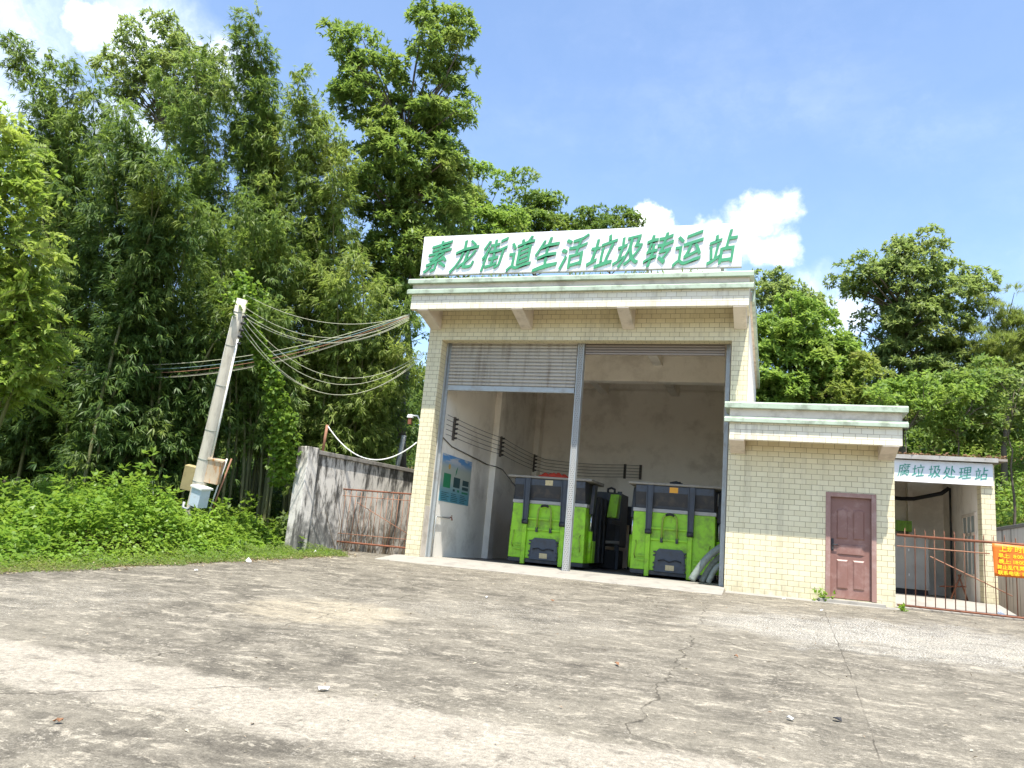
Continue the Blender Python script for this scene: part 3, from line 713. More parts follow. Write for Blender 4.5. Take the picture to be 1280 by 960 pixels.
# ------------------------------------------------------------------ transfer hall
hall = thing('transfer_hall', 'tall cream tiled waste transfer hall with wide open shutter bays', 'building', (3.8, 0, 0))
X0, X1, X3, X4 = 0., .364, 7.258, 7.6
D1 = 8.8; ZT = 6.2
for a, b in ((X0, X1), (X3, X4)):
    MB().box(a, b, 0, .33, -.3, ZT).build('front_pillar', 'tile', hall, .004)
MB().box(X1, X3, .002, .33, 5.31, ZT).build('lintel', 'tile', hall)
MB().box(X0, .38, .33, D1, -.3, ZT).build('left_wall', 'inner', hall)
MB().box(X3+.002, X4, .33, D1, -.3, ZT).build('right_wall', 'inner', hall)
MB().box(X0, X4, D1, D1+.3, -.3, ZT).build('back_wall', 'inner', hall)
MB().box(X0-.05, X4+.05, 0.001, D1+.35, ZT, 6.42).build('roof', 'plaster', hall)
for y in (4.2, 8.35):
    for x0, x1 in ((.38, .56), (7.08, X3+.001)):
        MB().box(x0, x1, y, y+.42, -.1, 5.95).build('pilaster', 'inner', hall, .01)
MB().box(.38, X3, 4.2, 4.55, 5.28, ZT-.001).build('roof_beam', 'inner', hall, .01)
MB().box(.38, X3, 8.42, 8.799, 5.95, ZT-.001).build('roof_beam', 'inner', hall)
for x in (2.6, 4.95):
    MB().box(x, x+.26, .332, 4.198, 5.72, ZT-.001).build('roof_beam', 'inner', hall, .01)
    MB().box(x, x+.26, 4.552, 8.418, 5.72, ZT-.001).build('roof_beam', 'inner', hall, .01)
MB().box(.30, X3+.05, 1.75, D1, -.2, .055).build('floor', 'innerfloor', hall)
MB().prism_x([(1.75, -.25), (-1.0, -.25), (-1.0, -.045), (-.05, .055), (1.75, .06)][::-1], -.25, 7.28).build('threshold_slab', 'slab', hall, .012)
MB().box(.56, 7.07, 8.77, 8.799, 1.9, 1.98).build('wall_batten', 'inner', hall)
# canopy
def canopy(par, x0, x1, ye, zs, z2b, z2t, z1b, z1t, brackets, bw, zbr, xr_over):
    zso = zs+.31 if zs > 4 else zs+.20
    c = MB().box(x0, x1, ye, ye+.13, zs, z2b+.02).box(x0, x0+.12, ye+.131, -.003, zs+.04, z2b+.02).box(x1-.12, x1, ye+.131, -.003, zs+.04, z2b+.02).build('canopy_fascia', 'tile_pale', par, .006)
    MB().box(x0+.121, x1-.121, ye+.131, -.003, zso, z2b+.02).build('canopy_soffit', 'plaster', par)
    MB().box(x0, x1, ye+.01, -.002, z2b+.021, z1b-.001).build('canopy_frieze', 'plaster', par)
    for za, zb in ((z2b, z2t), (z1b, z1t)):
        e = .085
        pr = [(ye-e, za), (ye-e, zb-.03), (ye-e+.03, zb), (-.004, zb), (-.004, za)] if za == z1b else [(ye-e, za), (ye-e, zb-.04), (ye+.008, zb+.02), (ye+.008, za)]
        MB().prism_x(pr[::-1], x0-.1 , x1+xr_over).build('glazed_band', 'band', par, .004)
    for x in brackets:
        MB().prism_x([(-.005, zso-.002), (ye+.132, zso-.002), (ye+.132, zs+.002), (ye+.004, zs-.002), (ye+.004, zs-.02), (-.005, zbr)][::-1], x, x+bw).build('bracket', 'plaster', par, .006)
    return c
canopy(hall, -.16, 7.62, -.88, 5.82, 6.19, 6.32, 6.45, 6.57, (.03, 2.40, 4.84, 7.30), .27, 5.56, .09)
# green side band running back along the right eaves
MB().box(X4+.051, X4+.11, -.001, D1+.3, 6.19, 6.57).build('side_band', 'band', hall)
# shutters, post, guide rails
def shutter(x0, x1, zb, zt, y, pitch, mat, barmat, dep=.042):
    t = MB(); z = zt; pr = []
    nsl = int(round((zt-zb)/pitch)); 
    front = []
    for i in range(nsl):
        za = zt-i*pitch
        for a, q in ((0, 0), (.12, .55), (.45, 1.), (.78, .8), (.93, .1)):
            front.append((y-dep*q-.004, za-a*pitch))
    front.append((y-.004, zb)); prof = front+[(y+.012, zb), (y+.012, zt)]
    o = t.prism_x(prof, x0, x1).build('roller_shutter', mat, hall)
    MB().box(x0, x1, y-.035, y+.03, zb-(.13 if dep > .041 else .045), zb-.002).build('bottom_bar', barmat, o, .008)
    return o
sh = shutter(.50, 3.72, 4.24, 5.36, .36, .086, 'shutter', 'galv')
sr = shutter(3.92, 7.10, 5.10, 5.36, .36, .065, 'shutter_dark', 'shutter_dark', .04)
pm = MB().box(3.75, 3.775, .27, .44, .05, 5.40).box(3.875, 3.90, .27, .44, .05, 5.40)
post = pm.build('shutter_post', 'galv', hall)
mts, g = newmat('slotted_steel'); b_ = g.n('ShaderNodeTexBrick', offset=.5); g.put(b_.inputs['Vector'], g.coord('UV'))
b_.inputs['Scale'].default_value = 1; b_.inputs['Brick Width'].default_value = .05; b_.inputs['Row Height'].default_value = .045; b_.inputs['Mortar Size'].default_value = .013
g.put(b_.inputs['Color1'], (.10, .10, .10)); g.put(b_.inputs['Color2'], (.16, .15, .14)); g.put(b_.inputs['Mortar'], (.34, .34, .32)); g.out(b_.outputs['Color'], .6)
MB().box(3.775, 3.875, .29, .36, .05, 5.40).build('slotted_web', mts, post)
MB().box(.385, .41, .3, .45, .06, 5.36).box(.41, .47, .4, .43, .06, 5.36).build('guide_rail', 'galv', hall)
MB().box(7.20, 7.225, .3, .45, .06, 5.36).box(7.13, 7.20, .4, .43, .06, 5.36).build('guide_rail', 'galv', hall)
MB().box(.40, 7.20, .335, .62, 5.37, 5.75).build('shutter_housing', 'shutter_dark', hall)
# pale patched render on the left jamb
MB().box(.366, .372, .05, .31, .06, 1.25).build('render_patch', 'plaster', hall)

# weathered pipe fittings and tap on the left wall
tp = thing('wall_tap', 'small tap with a short pipe low on the left inner wall', 'tap', (.40, 1.05, .06))
MB().tube([(.42, .62, .07), (.42, .62, 1.0), (.42, .66, 1.03), (.42, 1.5, 1.03)], .014, 6).build('pipe', 'galv', tp)
MB().tube([(.42, 1.5, 1.05), (.47, 1.5, 1.05), (.49, 1.5, .98)], .018, 6).tube([(.47, 1.47, 1.09), (.47, 1.53, 1.09)], .012, 6).build('spout', 'rust', tp)

# poster
po = thing('notice_poster', 'blue and green printed poster on the left inner wall', 'poster', (.39, .75, 1.42))
M_ = MB().box(.383, .392, .75, 2.75, 1.42, 2.60); o = M_.build('sheet', None, po)
# the print is drawn in the sheet's own coordinates
o.data.materials.clear(); 
mtp, g = newmat('poster_print2'); c = g.coord('Generated'); x, y, z = g.sep(c)
col = g.mix(g.step(z, .10, .55), (.10, .30, .38), (.40, .44, .38))
col = g.mix(g.step(z, .70, .95), col, (.08, .27, .56))
cl = g.step(g.noise(g.scalev(c, (1, 2.2, 5)), 1.6, 5), .48, .6)
col = g.mix(g.math('MULTIPLY', cl, g.step(z, .74, .9)), col, (.50, .52, .54))
g.out(col, .35); o.data.materials.append(mtp)
def pbox(y0, y1, z0, z1, mat, nm='picture'): MB().box(.3925, .394, .75+2*y0, .75+2*y1, 1.42+1.18*z0, 1.42+1.18*z1).build(nm, mat, po)
pbox(.08, .31, .30, .60, 'poster_green'); pbox(.41, .63, .34, .56, 'poster_dark'); pbox(.72, .94, .42, .54, 'poster_dark'); pbox(.72, .94, .32, .39, 'poster_dark')
pbox(.41, .48, .25, .30, 'poster_dark'); pbox(.56, .63, .25, .30, 'poster_green'); pbox(.72, .94, .24, .28, 'poster_green')
mb = MB(); ring = [(.3928, 1.22+.07*math.cos(a), 2.31+.07*math.sin(a)) for a in np.linspace(0, 2*math.pi, 18, endpoint=False)]
mb.add(ring+[(.394, r_[1], r_[2]) for r_ in ring], [tuple(range(18, 36))]+[(i, (i+1) % 18, 18+(i+1) % 18, 18+i) for i in range(18)]).build('picture', 'poster_sun', po)
mb = MB(); mb.add([(.394, 1.66, 2.24), (.394, 1.78, 2.38), (.394, 1.72, 2.18), (.394, 1.66, 2.10)], [(0, 3, 2, 1)]).build('picture', 'poster_green', po)
mb = MB()
for i in range(5):
    for j in range(3):
        y0 = .86+j*.62; mb.box(.3925, .3935, y0, y0+.5*random.uniform(.6, 1), 1.46+i*.045, 1.476+i*.045)
mb.build('caption', 'poster_dark', po)

# interior line wiring
spots = [(.42, 1.2, 3.3), (.60, 4.4, 3.3), (.47, 8.3, 3.28)]
for i, (x, y, z) in enumerate(spots):
    r = thing('insulator_rack', ['first insulator rack above the poster', 'insulator rack on the pilaster of the left wall', 'insulator rack in the back left corner'][i], 'insulator rack', (x, y, z-.3), 'insulator racks inside the hall')
    MB().box(x-.03, x+.015, y-.04, y+.04, z-.32, z+.28).build('bracket', 'wiredark', r)
    for k in range(5): MB().tube([(x+.01, y, z-.26+k*.12), (x+.09, y, z-.26+k*.12)], .028, 8).build('insulator', 'bindk', r)
for i, (x, z) in enumerate(((3.5, 3.2), (4.02, 3.2))):
    r = thing('insulator_rack', ['insulator rack on the back wall above the left container', 'last insulator rack on the back wall near the middle'][i], 'insulator rack', (x, 8.76, z-.3), 'insulator racks inside the hall')
    MB().box(x-.04, x+.04, 8.74, 8.797, z-.24, z+.24).build('bracket', 'wiredark', r)
    for k in range(5): MB().tube([(x, 8.66, z-.2+k*.1), (x, 8.75, z-.2+k*.1)], .026, 8).build('insulator', 'bindk', r)
for k in range(5):
    pts = [(.50, .5, 3.04+k*.12), (.50, 1.2, 3.04+k*.12)]+sag((.50, 1.2, 3.04+k*.12), (.68, 4.4, 3.04+k*.12), .03, 6)[1:]+sag((.68, 4.4, 3.04+k*.12), (.55, 8.3, 3.02+k*.12), .03, 6)[1:]+[(.75, 8.65, 3.0+k*.11)]+sag((.75, 8.65, 3.0+k*.11), (3.5, 8.65, 3.0+k*.1), .05, 8)[1:]+[(4.02, 8.65, 3.0+k*.1)]
    w = MB().tube(pts, .008, 5).build('house_wire', 'wiredark')
    tag(w, 'one of five dark wires strung along the inner walls', 'wire', 'wires strung along the inner walls')
tag(MB().tube([(.40, .5, 2.98), (.40, 1.2, 2.82), (.42, 3.9, 2.68), (.59, 4.2, 2.66), (.60, 4.7, 2.64), (.42, 6.5, 2.35), (.42, 8.0, 1.9)], .015, 6).build('conduit_cable', 'wiredark'),
    'thick dark cable sloping along the left inner wall under the wires', 'cable')
tag(MB().tube([(6.9, 4.19, 6.1), (6.9, 4.17, 3.9)], .012, 5).build('pull_cord', 'paper'), 'thin pale cord hanging from the beam in the right bay', 'cord')

# ------------------------------------------------------------------ waste containers
def container(label, loc, sticker):
    W = 1.95
    t = thing('waste_container', label, 'waste container', (0, 0, 0), 'lime green containers inside the hall')
    # body with bevelled front
    MB().hexa([(0, 0, .16), (W, 0, .16), (W, .75, .16), (0, .75, .16), (.02, .03, 1.52), (W-.02, .03, 1.52), (W-.02, .75, 1.52), (.02, .75, 1.52)]).build('front_panel', 'bin', t, .015)
    MB().box(.0, W, -.012, .75, .06, .158).build('skirt', 'bindk', t, .01)
    MB().box(.0, W, .03, .75, 1.522, 1.61).build('lip', 'drysteel', t, .01)
    MB().box(.14, W-.14, .752, 3.4, .16, 1.95).build('body', 'bindk', t, .02)
    for y in (1.1, 1.7, 2.3, 2.9): MB().box(.09, W-.09, y, y+.09, .16, 1.9).build('rib', 'bindk', t, .01)
    # hopper: lower slope and upper board
    MB().prism_x([(.05, 1.612), (.05, 1.68), (-.06, 1.98), (-.06, 2.16), (1.25, 2.16), (1.25, 1.612)][::-1], .05, W-.05).build('hopper', 'bindk', t, .012)
    MB().box(.06, W-.06, -.075, -.062, 1.985, 2.15).build('hopper_board', 'binmid', t, .005)
    MB().prism_x([(-.13, 2.162), (-.13, 2.215), (1.4, 2.25), (1.4, 2.162)][::-1], -.13, W+.12).build('lid', 'lid', t, .012)
    for x in (.40, 1.38):
        # tapered channel arm, then green strut
        arm = MB()
        for s in (-.085, .062):
            arm.hexa([(x+s*.75, -.10, 1.05), (x+s*.75+.02, -.10, 1.05), (x+s*.75+.02, .02, 1.05), (x+s*.75, .02, 1.05), (x+s, -.13, 2.16), (x+s+.024, -.13, 2.16), (x+s+.024, -.05, 2.16), (x+s, -.05, 2.16)])
        arm.hexa([(x-.05, -.06, 1.05), (x+.05, -.06, 1.05), (x+.05, -.03, 1.05), (x-.05, -.03, 1.05), (x-.062, -.1, 2.16), (x+.062, -.1, 2.16), (x+.062, -.08, 2.16), (x-.062, -.08, 2.16)])
        a = arm.build('lift_arm', 'binmid', t, .004)
        MB().tube([(x-.075, -.06, 1.06), (x+.075, -.06, 1.06)], .06, 12).build('pivot', 'bindk', a)
        MB().box(x-.055, x+.055, -.065, .005, .02, 1.0).build('strut', 'bin', t, .012)
    for z in (.86, 1.12): MB().box(.46, 1.32, -.04, .003, z, z+.05).build('cross_bar', 'bin', t, .008)
    hk = [(.72, -.05, .90), (.73, -.07, 1.30)]+[(.90-.16*math.cos(a), -.075, 1.36+.13*math.sin(a)) for a in np.linspace(.2, math.pi-.2, 9)]+[(1.07, -.07, 1.30), (1.08, -.05, .90)]
    h = MB().tube(hk, .022, 8).build('hook_bar', 'olive', t)
    MB().tube(hk[4:9], .03, 8).build('rubber_sleeve', 'black', h)
    for x in (.72, 1.08): MB().box(x-.03, x+.03, -.07, -.005, .82, .94).build('bar_foot', 'bindk', h, .006)
    # hatch
    pts = [(.58, .14), (1.28, .14), (1.30, .22), (1.27, .60), (1.20, .68), (.68, .68), (.60, .60), (.56, .22)]
    ht = MB().prism_y(pts, -.05, .004).build('hatch', 'binmid', t, .012)
    MB().box(.84, 1.04, -.056, -.0505, .19, .31).build('number_plate', 'label', ht)
    MB().tube([(.66, -.07, .40), (.80, -.08, .43), (.92, -.08, .38), (1.06, -.08, .43), (1.2, -.07, .40)], .014, 6).build('latch_bar', 'black', ht)
    for z in (.24, .34, .52, .60):
        for x in (.575, 1.275): MB().box(x-.03, x+.03, -.06, -.02, z-.02, z+.02).build('clamp', 'bindk', ht)
    for x0 in (.16, 1.47):
        for z in (.36, .46): MB().box(x0, x0+.2, -.05, .003, z, z+.035).build('step_bar', 'bin', t, .004)
    for x, s in ((.11, 1), (1.84, -1)):
        MB().tube([(x, -.005, .42), (x-.02*s, -.05, .5), (x+.02*s, -.05, .75), (x, .0, .83)], .011, 6).build('side_handle', 'olive', t)
    MB().box(.86, 1.06, -.0765, -.0755, 2.0, 2.13).build('sticker', sticker, t)
    for x in (-.05, W+.05):
        c = MB().tube([(x, .35, .18), (x, .37, .95)], .062, 12).build('cylinder', 'bin', t)
        MB().tube([(x, .37, .95), (x, .40, 1.42)], .024, 10).build('piston_rod', 'chrome', c)
        MB().hexa([(x-.05, .32, 1.38), (x+.05, .32, 1.38), (x+.05, .5, 1.38), (x-.05, .5, 1.38), (x-.03, .42, 2.12), (x+.05, .42, 2.12), (x+.05, .75, 2.12), (x-.03, .75, 2.12)]).build('clevis', 'bindk', c, .01)
        MB().box(x-.04, x+.04, .6, .9, .18, .72).build('side_guard', 'bin', t, .01)
    for x in (.3, 1.6): MB().box(x-.06, x+.06, .3, 3.2, .0, .06).build('skid', 'bindk', t)
    t.location = loc
    return t
binl = container('lime green container behind the shutter post with red cloth on its lid', (1.85, 2.1, .058), 'label')
binr = container('lime green container in the right bay with an orange sticker', (4.98, 1.95, .058), 'orange')
# clutter on and between the containers
t = thing('red_cloth', 'crumpled red cloth lying on the left container lid', 'cloth', (2.75, 2.6, 2.3))
X = np.linspace(-.42, .42, 22); Yv = np.linspace(-.25, .25, 14); vs = []; fs = []
for j, yy in enumerate(Yv):
    for i, xx in enumerate(X):
        e = max(0, 1-(xx/.42)**2)*max(0, 1-(yy/.25)**2)
        vs.append((2.8+xx+.02*math.sin(yy*30), 2.55+yy, 2.285+.17*e**.4*(.6+.4*math.sin(xx*17+yy*9)*math.cos(yy*21-xx*7))))
for j in range(13):
    for i in range(21): fs.append((j*22+i, j*22+i+1, (j+1)*22+i+1, (j+1)*22+i))
MB().add(vs, fs, True).build('fabric', 'red', t)
t = thing('work_glove', 'black bundle lying on the right container lid', 'bundle', (5.95, 2.25, 2.29))
MB().tube([(5.8, 2.2, 2.31), (5.95, 2.2, 2.33), (6.1, 2.22, 2.3)], [.03, .05, .03], 8).tube([(5.85, 2.3, 2.31), (6.05, 2.3, 2.33)], [.035, .045], 8).build('roll', 'black', t)
comp = thing('compactor_frame', 'dark steel compactor housing behind the left container', 'machine', (3.2, 5.6, .055))
MB().box(1.9, 4.0, 5.6, 6.9, .7, 2.25).build('housing', 'bindk', comp, .03)
MB().box(3.9, 4.03, 5.55, 5.62, .06, 2.28).build('upright', 'binmid', comp, .01)
MB().box(1.95, 3.95, 5.5, 6.8, .06, .6).build('base_frame', 'black', comp, .03)
MB().tube([(3.0, 5.5, .78), (4.05, 5.45, .82)], .05, 10).build('ram', 'drysteel', comp)
MB().tube([(3.55, 5.9, 2.26), (3.55, 5.9, 2.36), (3.65, 5.9, 2.40), (3.75, 5.9, 2.36), (3.75, 5.9, 2.26)], .035, 8).build('lifting_eye', 'bindk', comp)
MB().hexa([(3.95, 3.9, 1.45), (4.22, 3.9, 1.45), (4.22, 4.3, 1.45), (3.95, 4.3, 1.45), (4.02, 3.95, 2.08), (4.26, 3.95, 2.08), (4.26, 4.3, 2.08), (4.02, 4.3, 2.08)]).build('green_flap', 'bin', comp, .02)
MB().box(4.0, 4.08, 4.1, 5.62, 1.3, 1.42).build('flap_arm', 'bindk', comp)
cb = thing('control_box', 'dark control box on a thin post against the back wall', 'control box', (3.95, 7.9, .055))
MB().box(3.72, 4.10, 7.8, 8.0, 1.42, 2.0).build('case', 'bindk', cb, .02)
MB().tube([(3.93, 7.9, .055), (3.93, 7.9, 1.42)], .03, 8).build('post', 'black', cb)
MB().box(3.82, 4.04, 7.8, 8.0, .056, .08).build('foot_plate', 'black', cb)
# hoses leaning in the right corner
for i, (a, b, r) in enumerate((((6.55, .55, .12), (7.15, .72, .88), .075), ((6.75, .75, .10), (7.17, .95, .70), .06), ((6.9, .6, .1), (7.18, .62, .5), .055))):
    a = np.array(a); b = np.array(b); u = np.linspace(0, 1, 30)
    pts = a+(b-a)*u[:, None]; pts[:, 2] += .10*np.sin(u*math.pi)
    rr = [r*(1+.07*(k % 2)) for k in range(30)]
    o = MB().tube(pts, rr, 12).build('suction_hose', 'hose')
    tag(o, ['thick grey green hose leaning across the right jamb', 'thinner dark hose lying behind the thick one', 'short hose end on the floor by the right jamb'][i], 'hose', 'hoses in the right corner of the bay')

# ------------------------------------------------------------------ roof sign
sg = thing('roof_sign', 'long white roof sign with eleven green brush style characters', 'sign', (3.65, -.6, 6.55))
MB().box(-.15, 7.43, -.60, -.54, 6.80, 7.79).build('board', 'white', sg, .006)
MB().box(-.16, 7.44, -.61, -.53, 6.775, 6.80).build('edge_trim', 'drysteel', sg)
for x in (.2, 1.9, 3.6, 5.4, 7.0):
    MB().box(x, x+.045, -.53, -.48, 6.56, 7.7).build('support', 'drysteel', sg)
    MB().tube([(x+.02, -.49, 7.5), (x+.02, .5, 6.43)], .018, 5).build('stay', 'drysteel', sg)
chars = '素龙街道生活垃圾转运站'
cx = [548, 581.5, 617, 651.5, 684, 717, 753, 786, 823, 861, 903]
def on_sign(px, py, y):
    r = CF+(px-640)/FPX*CR+(480-py)/FPX*CU; tt = (y-CAM[1])/r[1]; return CAM+tt*r
mb = MB()
for i, ch in enumerate(chars):
    vs, fs = text_mesh(ch, .84, 0, .0085, .013)
    V = np.array(vs); V[:, 0] -= (V[:, 0].max()+V[:, 0].min())/2; V[:, 1] -= (V[:, 1].max()+V[:, 1].min())/2
    hx = V[:, 0].copy(); hy = V[:, 1].copy()
    # brush hand: strokes climb to the right, letters lean, ends swell
    x = hx*.76+.19*hy+.02*np.sin(hy*7+i); z = hy*.97+.21*hx+.018*np.sin(hx*9+i*2)
    px = cx[i]; p = on_sign(px, 320-(px-545)*.028, -.62)
    mb.add(np.stack([p[0]+x, -.622-V[:, 2], p[2]+z], 1), fs)
mb.build('lettering', 'signgreen', sg)
# weeds on the canopy edge below the sign
X = rng.uniform(0, 7.2, 900); k = noise2(X*2.3, X*.7) > -.1; X = X[k]; n = len(X)
P = np.stack([X, rng.uniform(-.9, -.55, n), np.full(n, 6.57)], 1); D = rng.normal(size=(n, 3))*.5+np.array([0, -.2, 1]); 
kind(leaf_obj('roof_weeds', P, D, rng.normal(size=(n, 3)), rng.uniform(.05, .16, n), rng.uniform(.012, .03, n), rng.uniform(0, 1, n), LEAF['herb']), 'stuff', 'dry weeds growing along the canopy top under the sign', 'weeds')

# ------------------------------------------------------------------ annex
an = thing('annex', 'low cream tiled annex with a pink brown door', 'building', (9., 0, 0))
AX0, AX1 = 7.602, 10.45
dx0, dx1, dz0, dz1 = 9.19, 10.12, .06, 2.14
w = MB().box(AX0, dx0, 0, .2, -.4, 3.6).box(dx1, AX1, 0, .2, -.4, 3.6).box(dx0, dx1, 0, .2, dz1, 3.6).box(dx0, dx1, .002, .2, -.4, dz0)
w.build('front_wall', 'tile', an)
MB().box(AX1-.2, AX1-.001, .2, 6.2, -.4, 3.6).build('side_wall', 'inner', an)
MB().box(AX0, AX1-.2, 6.0, 6.2, -.4, 3.6).build('back_wall', 'inner', an)
MB().box(AX0, AX1+.02, .0, 6.3, 3.6, 3.72).build('roof', 'plaster', an)
canopy(an, 7.30, 10.5, -.72, 3.03, 3.38, 3.49, 3.67, 3.80, (7.30, 10.15), .3, 2.83, .1)
fr = MB().box(dx0, dx0+.09, -.02, .16, dz0, dz1).box(dx1-.09, dx1, -.02, .16, dz0, dz1).box(dx0+.09, dx1-.09, -.02, .16, dz1-.09, dz1).build('door_frame', 'frame', an, .006)
dr = MB().box(dx0+.092, dx1-.092, .07, .115, dz0+.012, dz1-.092).build('door', 'door', an)
pn = MB()
def panel(x0, x1, z0, z1, arch=False):
    y = .07; b = .03
    pts = [(x0, z0), (x1, z0), (x1, z1)]+([( (x0+x1)/2+ (x1-x0)/2*math.cos(a), z1+.05*math.sin(a)) for a in np.linspace(.3, math.pi-.3, 7)] if arch else [])+[(x0, z1)]
    q = [((x0+x1)/2+(a-(x0+x1)/2)*.78, (z0+z1)/2+(c-(z0+z1)/2)*.9) for a, c in pts]
    n = len(pts)
    pn.add([(a, y-.001, c) for a, c in pts]+[(a, y-.02, c) for a, c in q], [(i, (i+1) % n, n+(i+1) % n, n+i) for i in range(n)]+[tuple(range(n, 2*n))])
panel(9.40, 9.61, 1.22, 1.78, True); panel(9.70, 9.91, 1.22, 1.78, True)
panel(9.40, 9.91, .92, 1.12); panel(9.40, 9.61, .25, .82); panel(9.70, 9.91, .25, .82)
pn.build('raised_panel', 'door', dr, .004)
MB().box(9.30, 9.345, .055, .07, .98, 1.22).tube([(9.32, .05, 1.10), (9.32, .01, 1.10), (9.42, .01, 1.10)], .011, 8).build('handle', 'bindk', dr)
MB().box(9.05, 10.25, -.28, -.003, -.2, .05).build('step', 'slab', an, .012)
tag(MB().box(7.3, 10.5, -.42, -.285, -.2, -.012).box(7.3, 9.045, -.285, -.003, -.2, .0).box(10.255, 10.5, -.285, -.003, -.2, .0).build('concrete_apron', 'slab', None, .012), 'narrow concrete apron along the foot of the annex wall', 'apron')
# weeds at the foot of the wall
def weed(label, px, py, n, h):
    q = gp(px, py); q[2] += .0
    t = thing('wall_weed', label, 'weed', q, 'weeds at the foot of the annex')
    P = q+np.concatenate([rng.normal(size=(n, 2))*h*.35, rng.uniform(0, h, (n, 1))], 1)
    MB().tube([q, q+np.array([.02, 0, h*.7])], .004, 4).build('stem', 'culm', t)
    r_ = rosettes(P, rdir(n)+np.array([0, 0, .8]), 4, .07, .035, .5, 1.3, .2); leaf_obj('leaves', *r_, LEAF['creeper'], t)
weed('leafy weed growing left of the pink door step', 1030, 752, 30, .22)
weed('tiny weed at the annex wall further left of the door', 1017, 748, 14, .30)
weed('grassy tuft at the annex corner by the gate', 1128, 764, 24, .10)

# ------------------------------------------------------------------ shed on the right
sd = thing('open_shed', 'open fronted tiled shed with tin roof right of the annex', 'building', (11.6, 2, .2))
MB().box(12.40, 12.66, 2.0, 2.35, -.1, 3.1).build('front_column', 'tile', sd, .005)
MB().box(12.42, 12.66, 2.35, 6.2, -.1, 3.1).build('right_wall', 'inner', sd)
MB().box(10.46, 12.42, 6.0, 6.2, -.1, 3.1).build('back_wall', 'inner', sd)
MB().box(10.46, 12.399, 2.05, 2.3, 2.72, 3.1).build('front_beam', 'plaster', sd)
MB().box(10.46, 12.45, 1.7, 6.0, -.15, .2).hexa([(10.46, .05, -.1), (12.6, .05, -.1), (12.6, 1.7, -.1), (10.46, 1.7, -.1), (10.46, .05, .02), (12.6, .05, .02), (12.6, 1.7, .2), (10.46, 1.7, .2)]).build('floor', 'slab', sd)
MB().hexa([(10.46, 1.84, 3.17), (12.88, 1.84, 3.17), (12.88, 6.5, 3.37), (10.46, 6.5, 3.37), (10.46, 1.84, 3.22), (12.88, 1.84, 3.22), (12.88, 6.5, 3.45), (10.46, 6.5, 3.45)]).build('roof', 'tinroof', sd)
MB().box(10.46, 12.70, 1.81, 1.838, 3.135, 3.225).build('roof_edge', 'drysteel', sd)
MB().box(11.55, 11.66, 5.75, 5.999, .2, 3.1).build('pilaster', 'inner', sd)
wf = MB().box(12.385, 12.419, 2.55, 2.62, .72, 2.12).box(12.385, 12.419, 3.72, 3.79, .72, 2.12).box(12.385, 12.419, 2.62, 3.72, 2.05, 2.12).box(12.385, 12.419, 2.62, 3.72, .72, .78).box(12.385, 12.419, 2.62, 3.72, 1.62, 1.69).box(12.385, 12.419, 2.95, 3.0, .78, 2.05).box(12.385, 12.419, 3.32, 3.37, .78, 2.05).build('window', 'plaster', sd)
MB().box(12.40, 12.418, 2.62, 3.72, .78, 2.05).build('pane', 'glass', wf)
# sign on the shed
ss = thing('shed_sign', 'pale blue white shed sign with faded green characters', 'sign', (11.6, 1.92, 2.66))
MB().box(10.47, 12.62, 1.93, 1.975, 2.665, 3.12).build('board', surf('pale_blue_sheet', (.66, .70, .74), .45, .05, 3, (.45, .45, .42), .3, 2.5), ss, .005)
MB().box(10.46, 12.63, 1.925, 1.98, 2.645, 2.664).build('edge_trim', 'white', ss)
mb = MB()
for i, ch in enumerate('腐垃圾处理站'):
    vs, fs = text_mesh(ch, .29, 0, .0, .004); V = np.array(vs)
    V[:, 0] -= (V[:, 0].max()+V[:, 0].min())/2; V[:, 1] -= (V[:, 1].max()+V[:, 1].min())/2
    px = [1130, 1148, 1168.5, 1187, 1206.5, 1227][i]; p = on_sign(px, 587+(px-1130)*.055, 1.92)
    x = V[:, 0]*.9+.12*V[:, 1]; z = V[:, 1]+.15*V[:, 0]
    mb.add(np.stack([p[0]+x, 1.925-V[:, 2], p[2]+z], 1), fs)
mb.build('lettering', 'signgreen2', ss)
tag(MB().tube([(10.5, 5.4, 2.62), (11.35, 5.4, 2.56), (11.6, 5.2, 2.56), (12.2, 5.0, 2.72), (12.35, 4.9, 2.85)], .05, 10).build('flue_pipe', 'black'), 'black pipe running under the shed roof', 'pipe')
tag(MB().tube([(12.36, 4.85, 2.85), (12.36, 4.85, .3)], .025, 8).build('drain_pipe', 'bindk'), 'thin dark pipe down the shed corner', 'pipe')
pl = thing('steel_cabinet', 'dull grey steel cabinet standing in the shed behind the gate', 'cabinet', (11.1, 4, .2))
MB().box(10.5, 11.72, 4.0, 4.9, .32, 1.56).build('case', 'drysteel', pl, .01)
MB().box(10.52, 11.7, 4.05, 4.85, .2, .318).build('plinth', 'black', pl)
for z in (1.2, .62): MB().box(11.28, 11.30, 3.985, 3.999, z, z+.06).build('catch', 'white', pl)
gbn = thing('green_crate', 'green slatted crate on the wall above the steel cabinet', 'crate', (11.4, 5.5, 1.7))
mb = MB()
for i in range(7): mb.box(11.02+i*.08, 11.09+i*.08, 5.5, 5.52, 1.76, 1.99)
mb.box(11.0, 11.60, 5.52, 5.9, 1.74, 2.01).build('body', 'bin', gbn)
st_ = thing('tripod_stand', 'rusty folding stand inside the shed by the window', 'stand', (12.0, 3.2, .2))
mb = MB()
for a, b in (((11.95, 2.9, .2), (12.2, 3.1, .75)), ((12.3, 3.0, .2), (12.15, 3.1, .75)), ((11.8, 3.3, .45), (12.3, 3.1, .5)), ((12.05, 3.4, .2), (12.2, 3.1, .75))): mb.tube([a, b], .018, 6)
mb.build('frame', 'rust', st_)
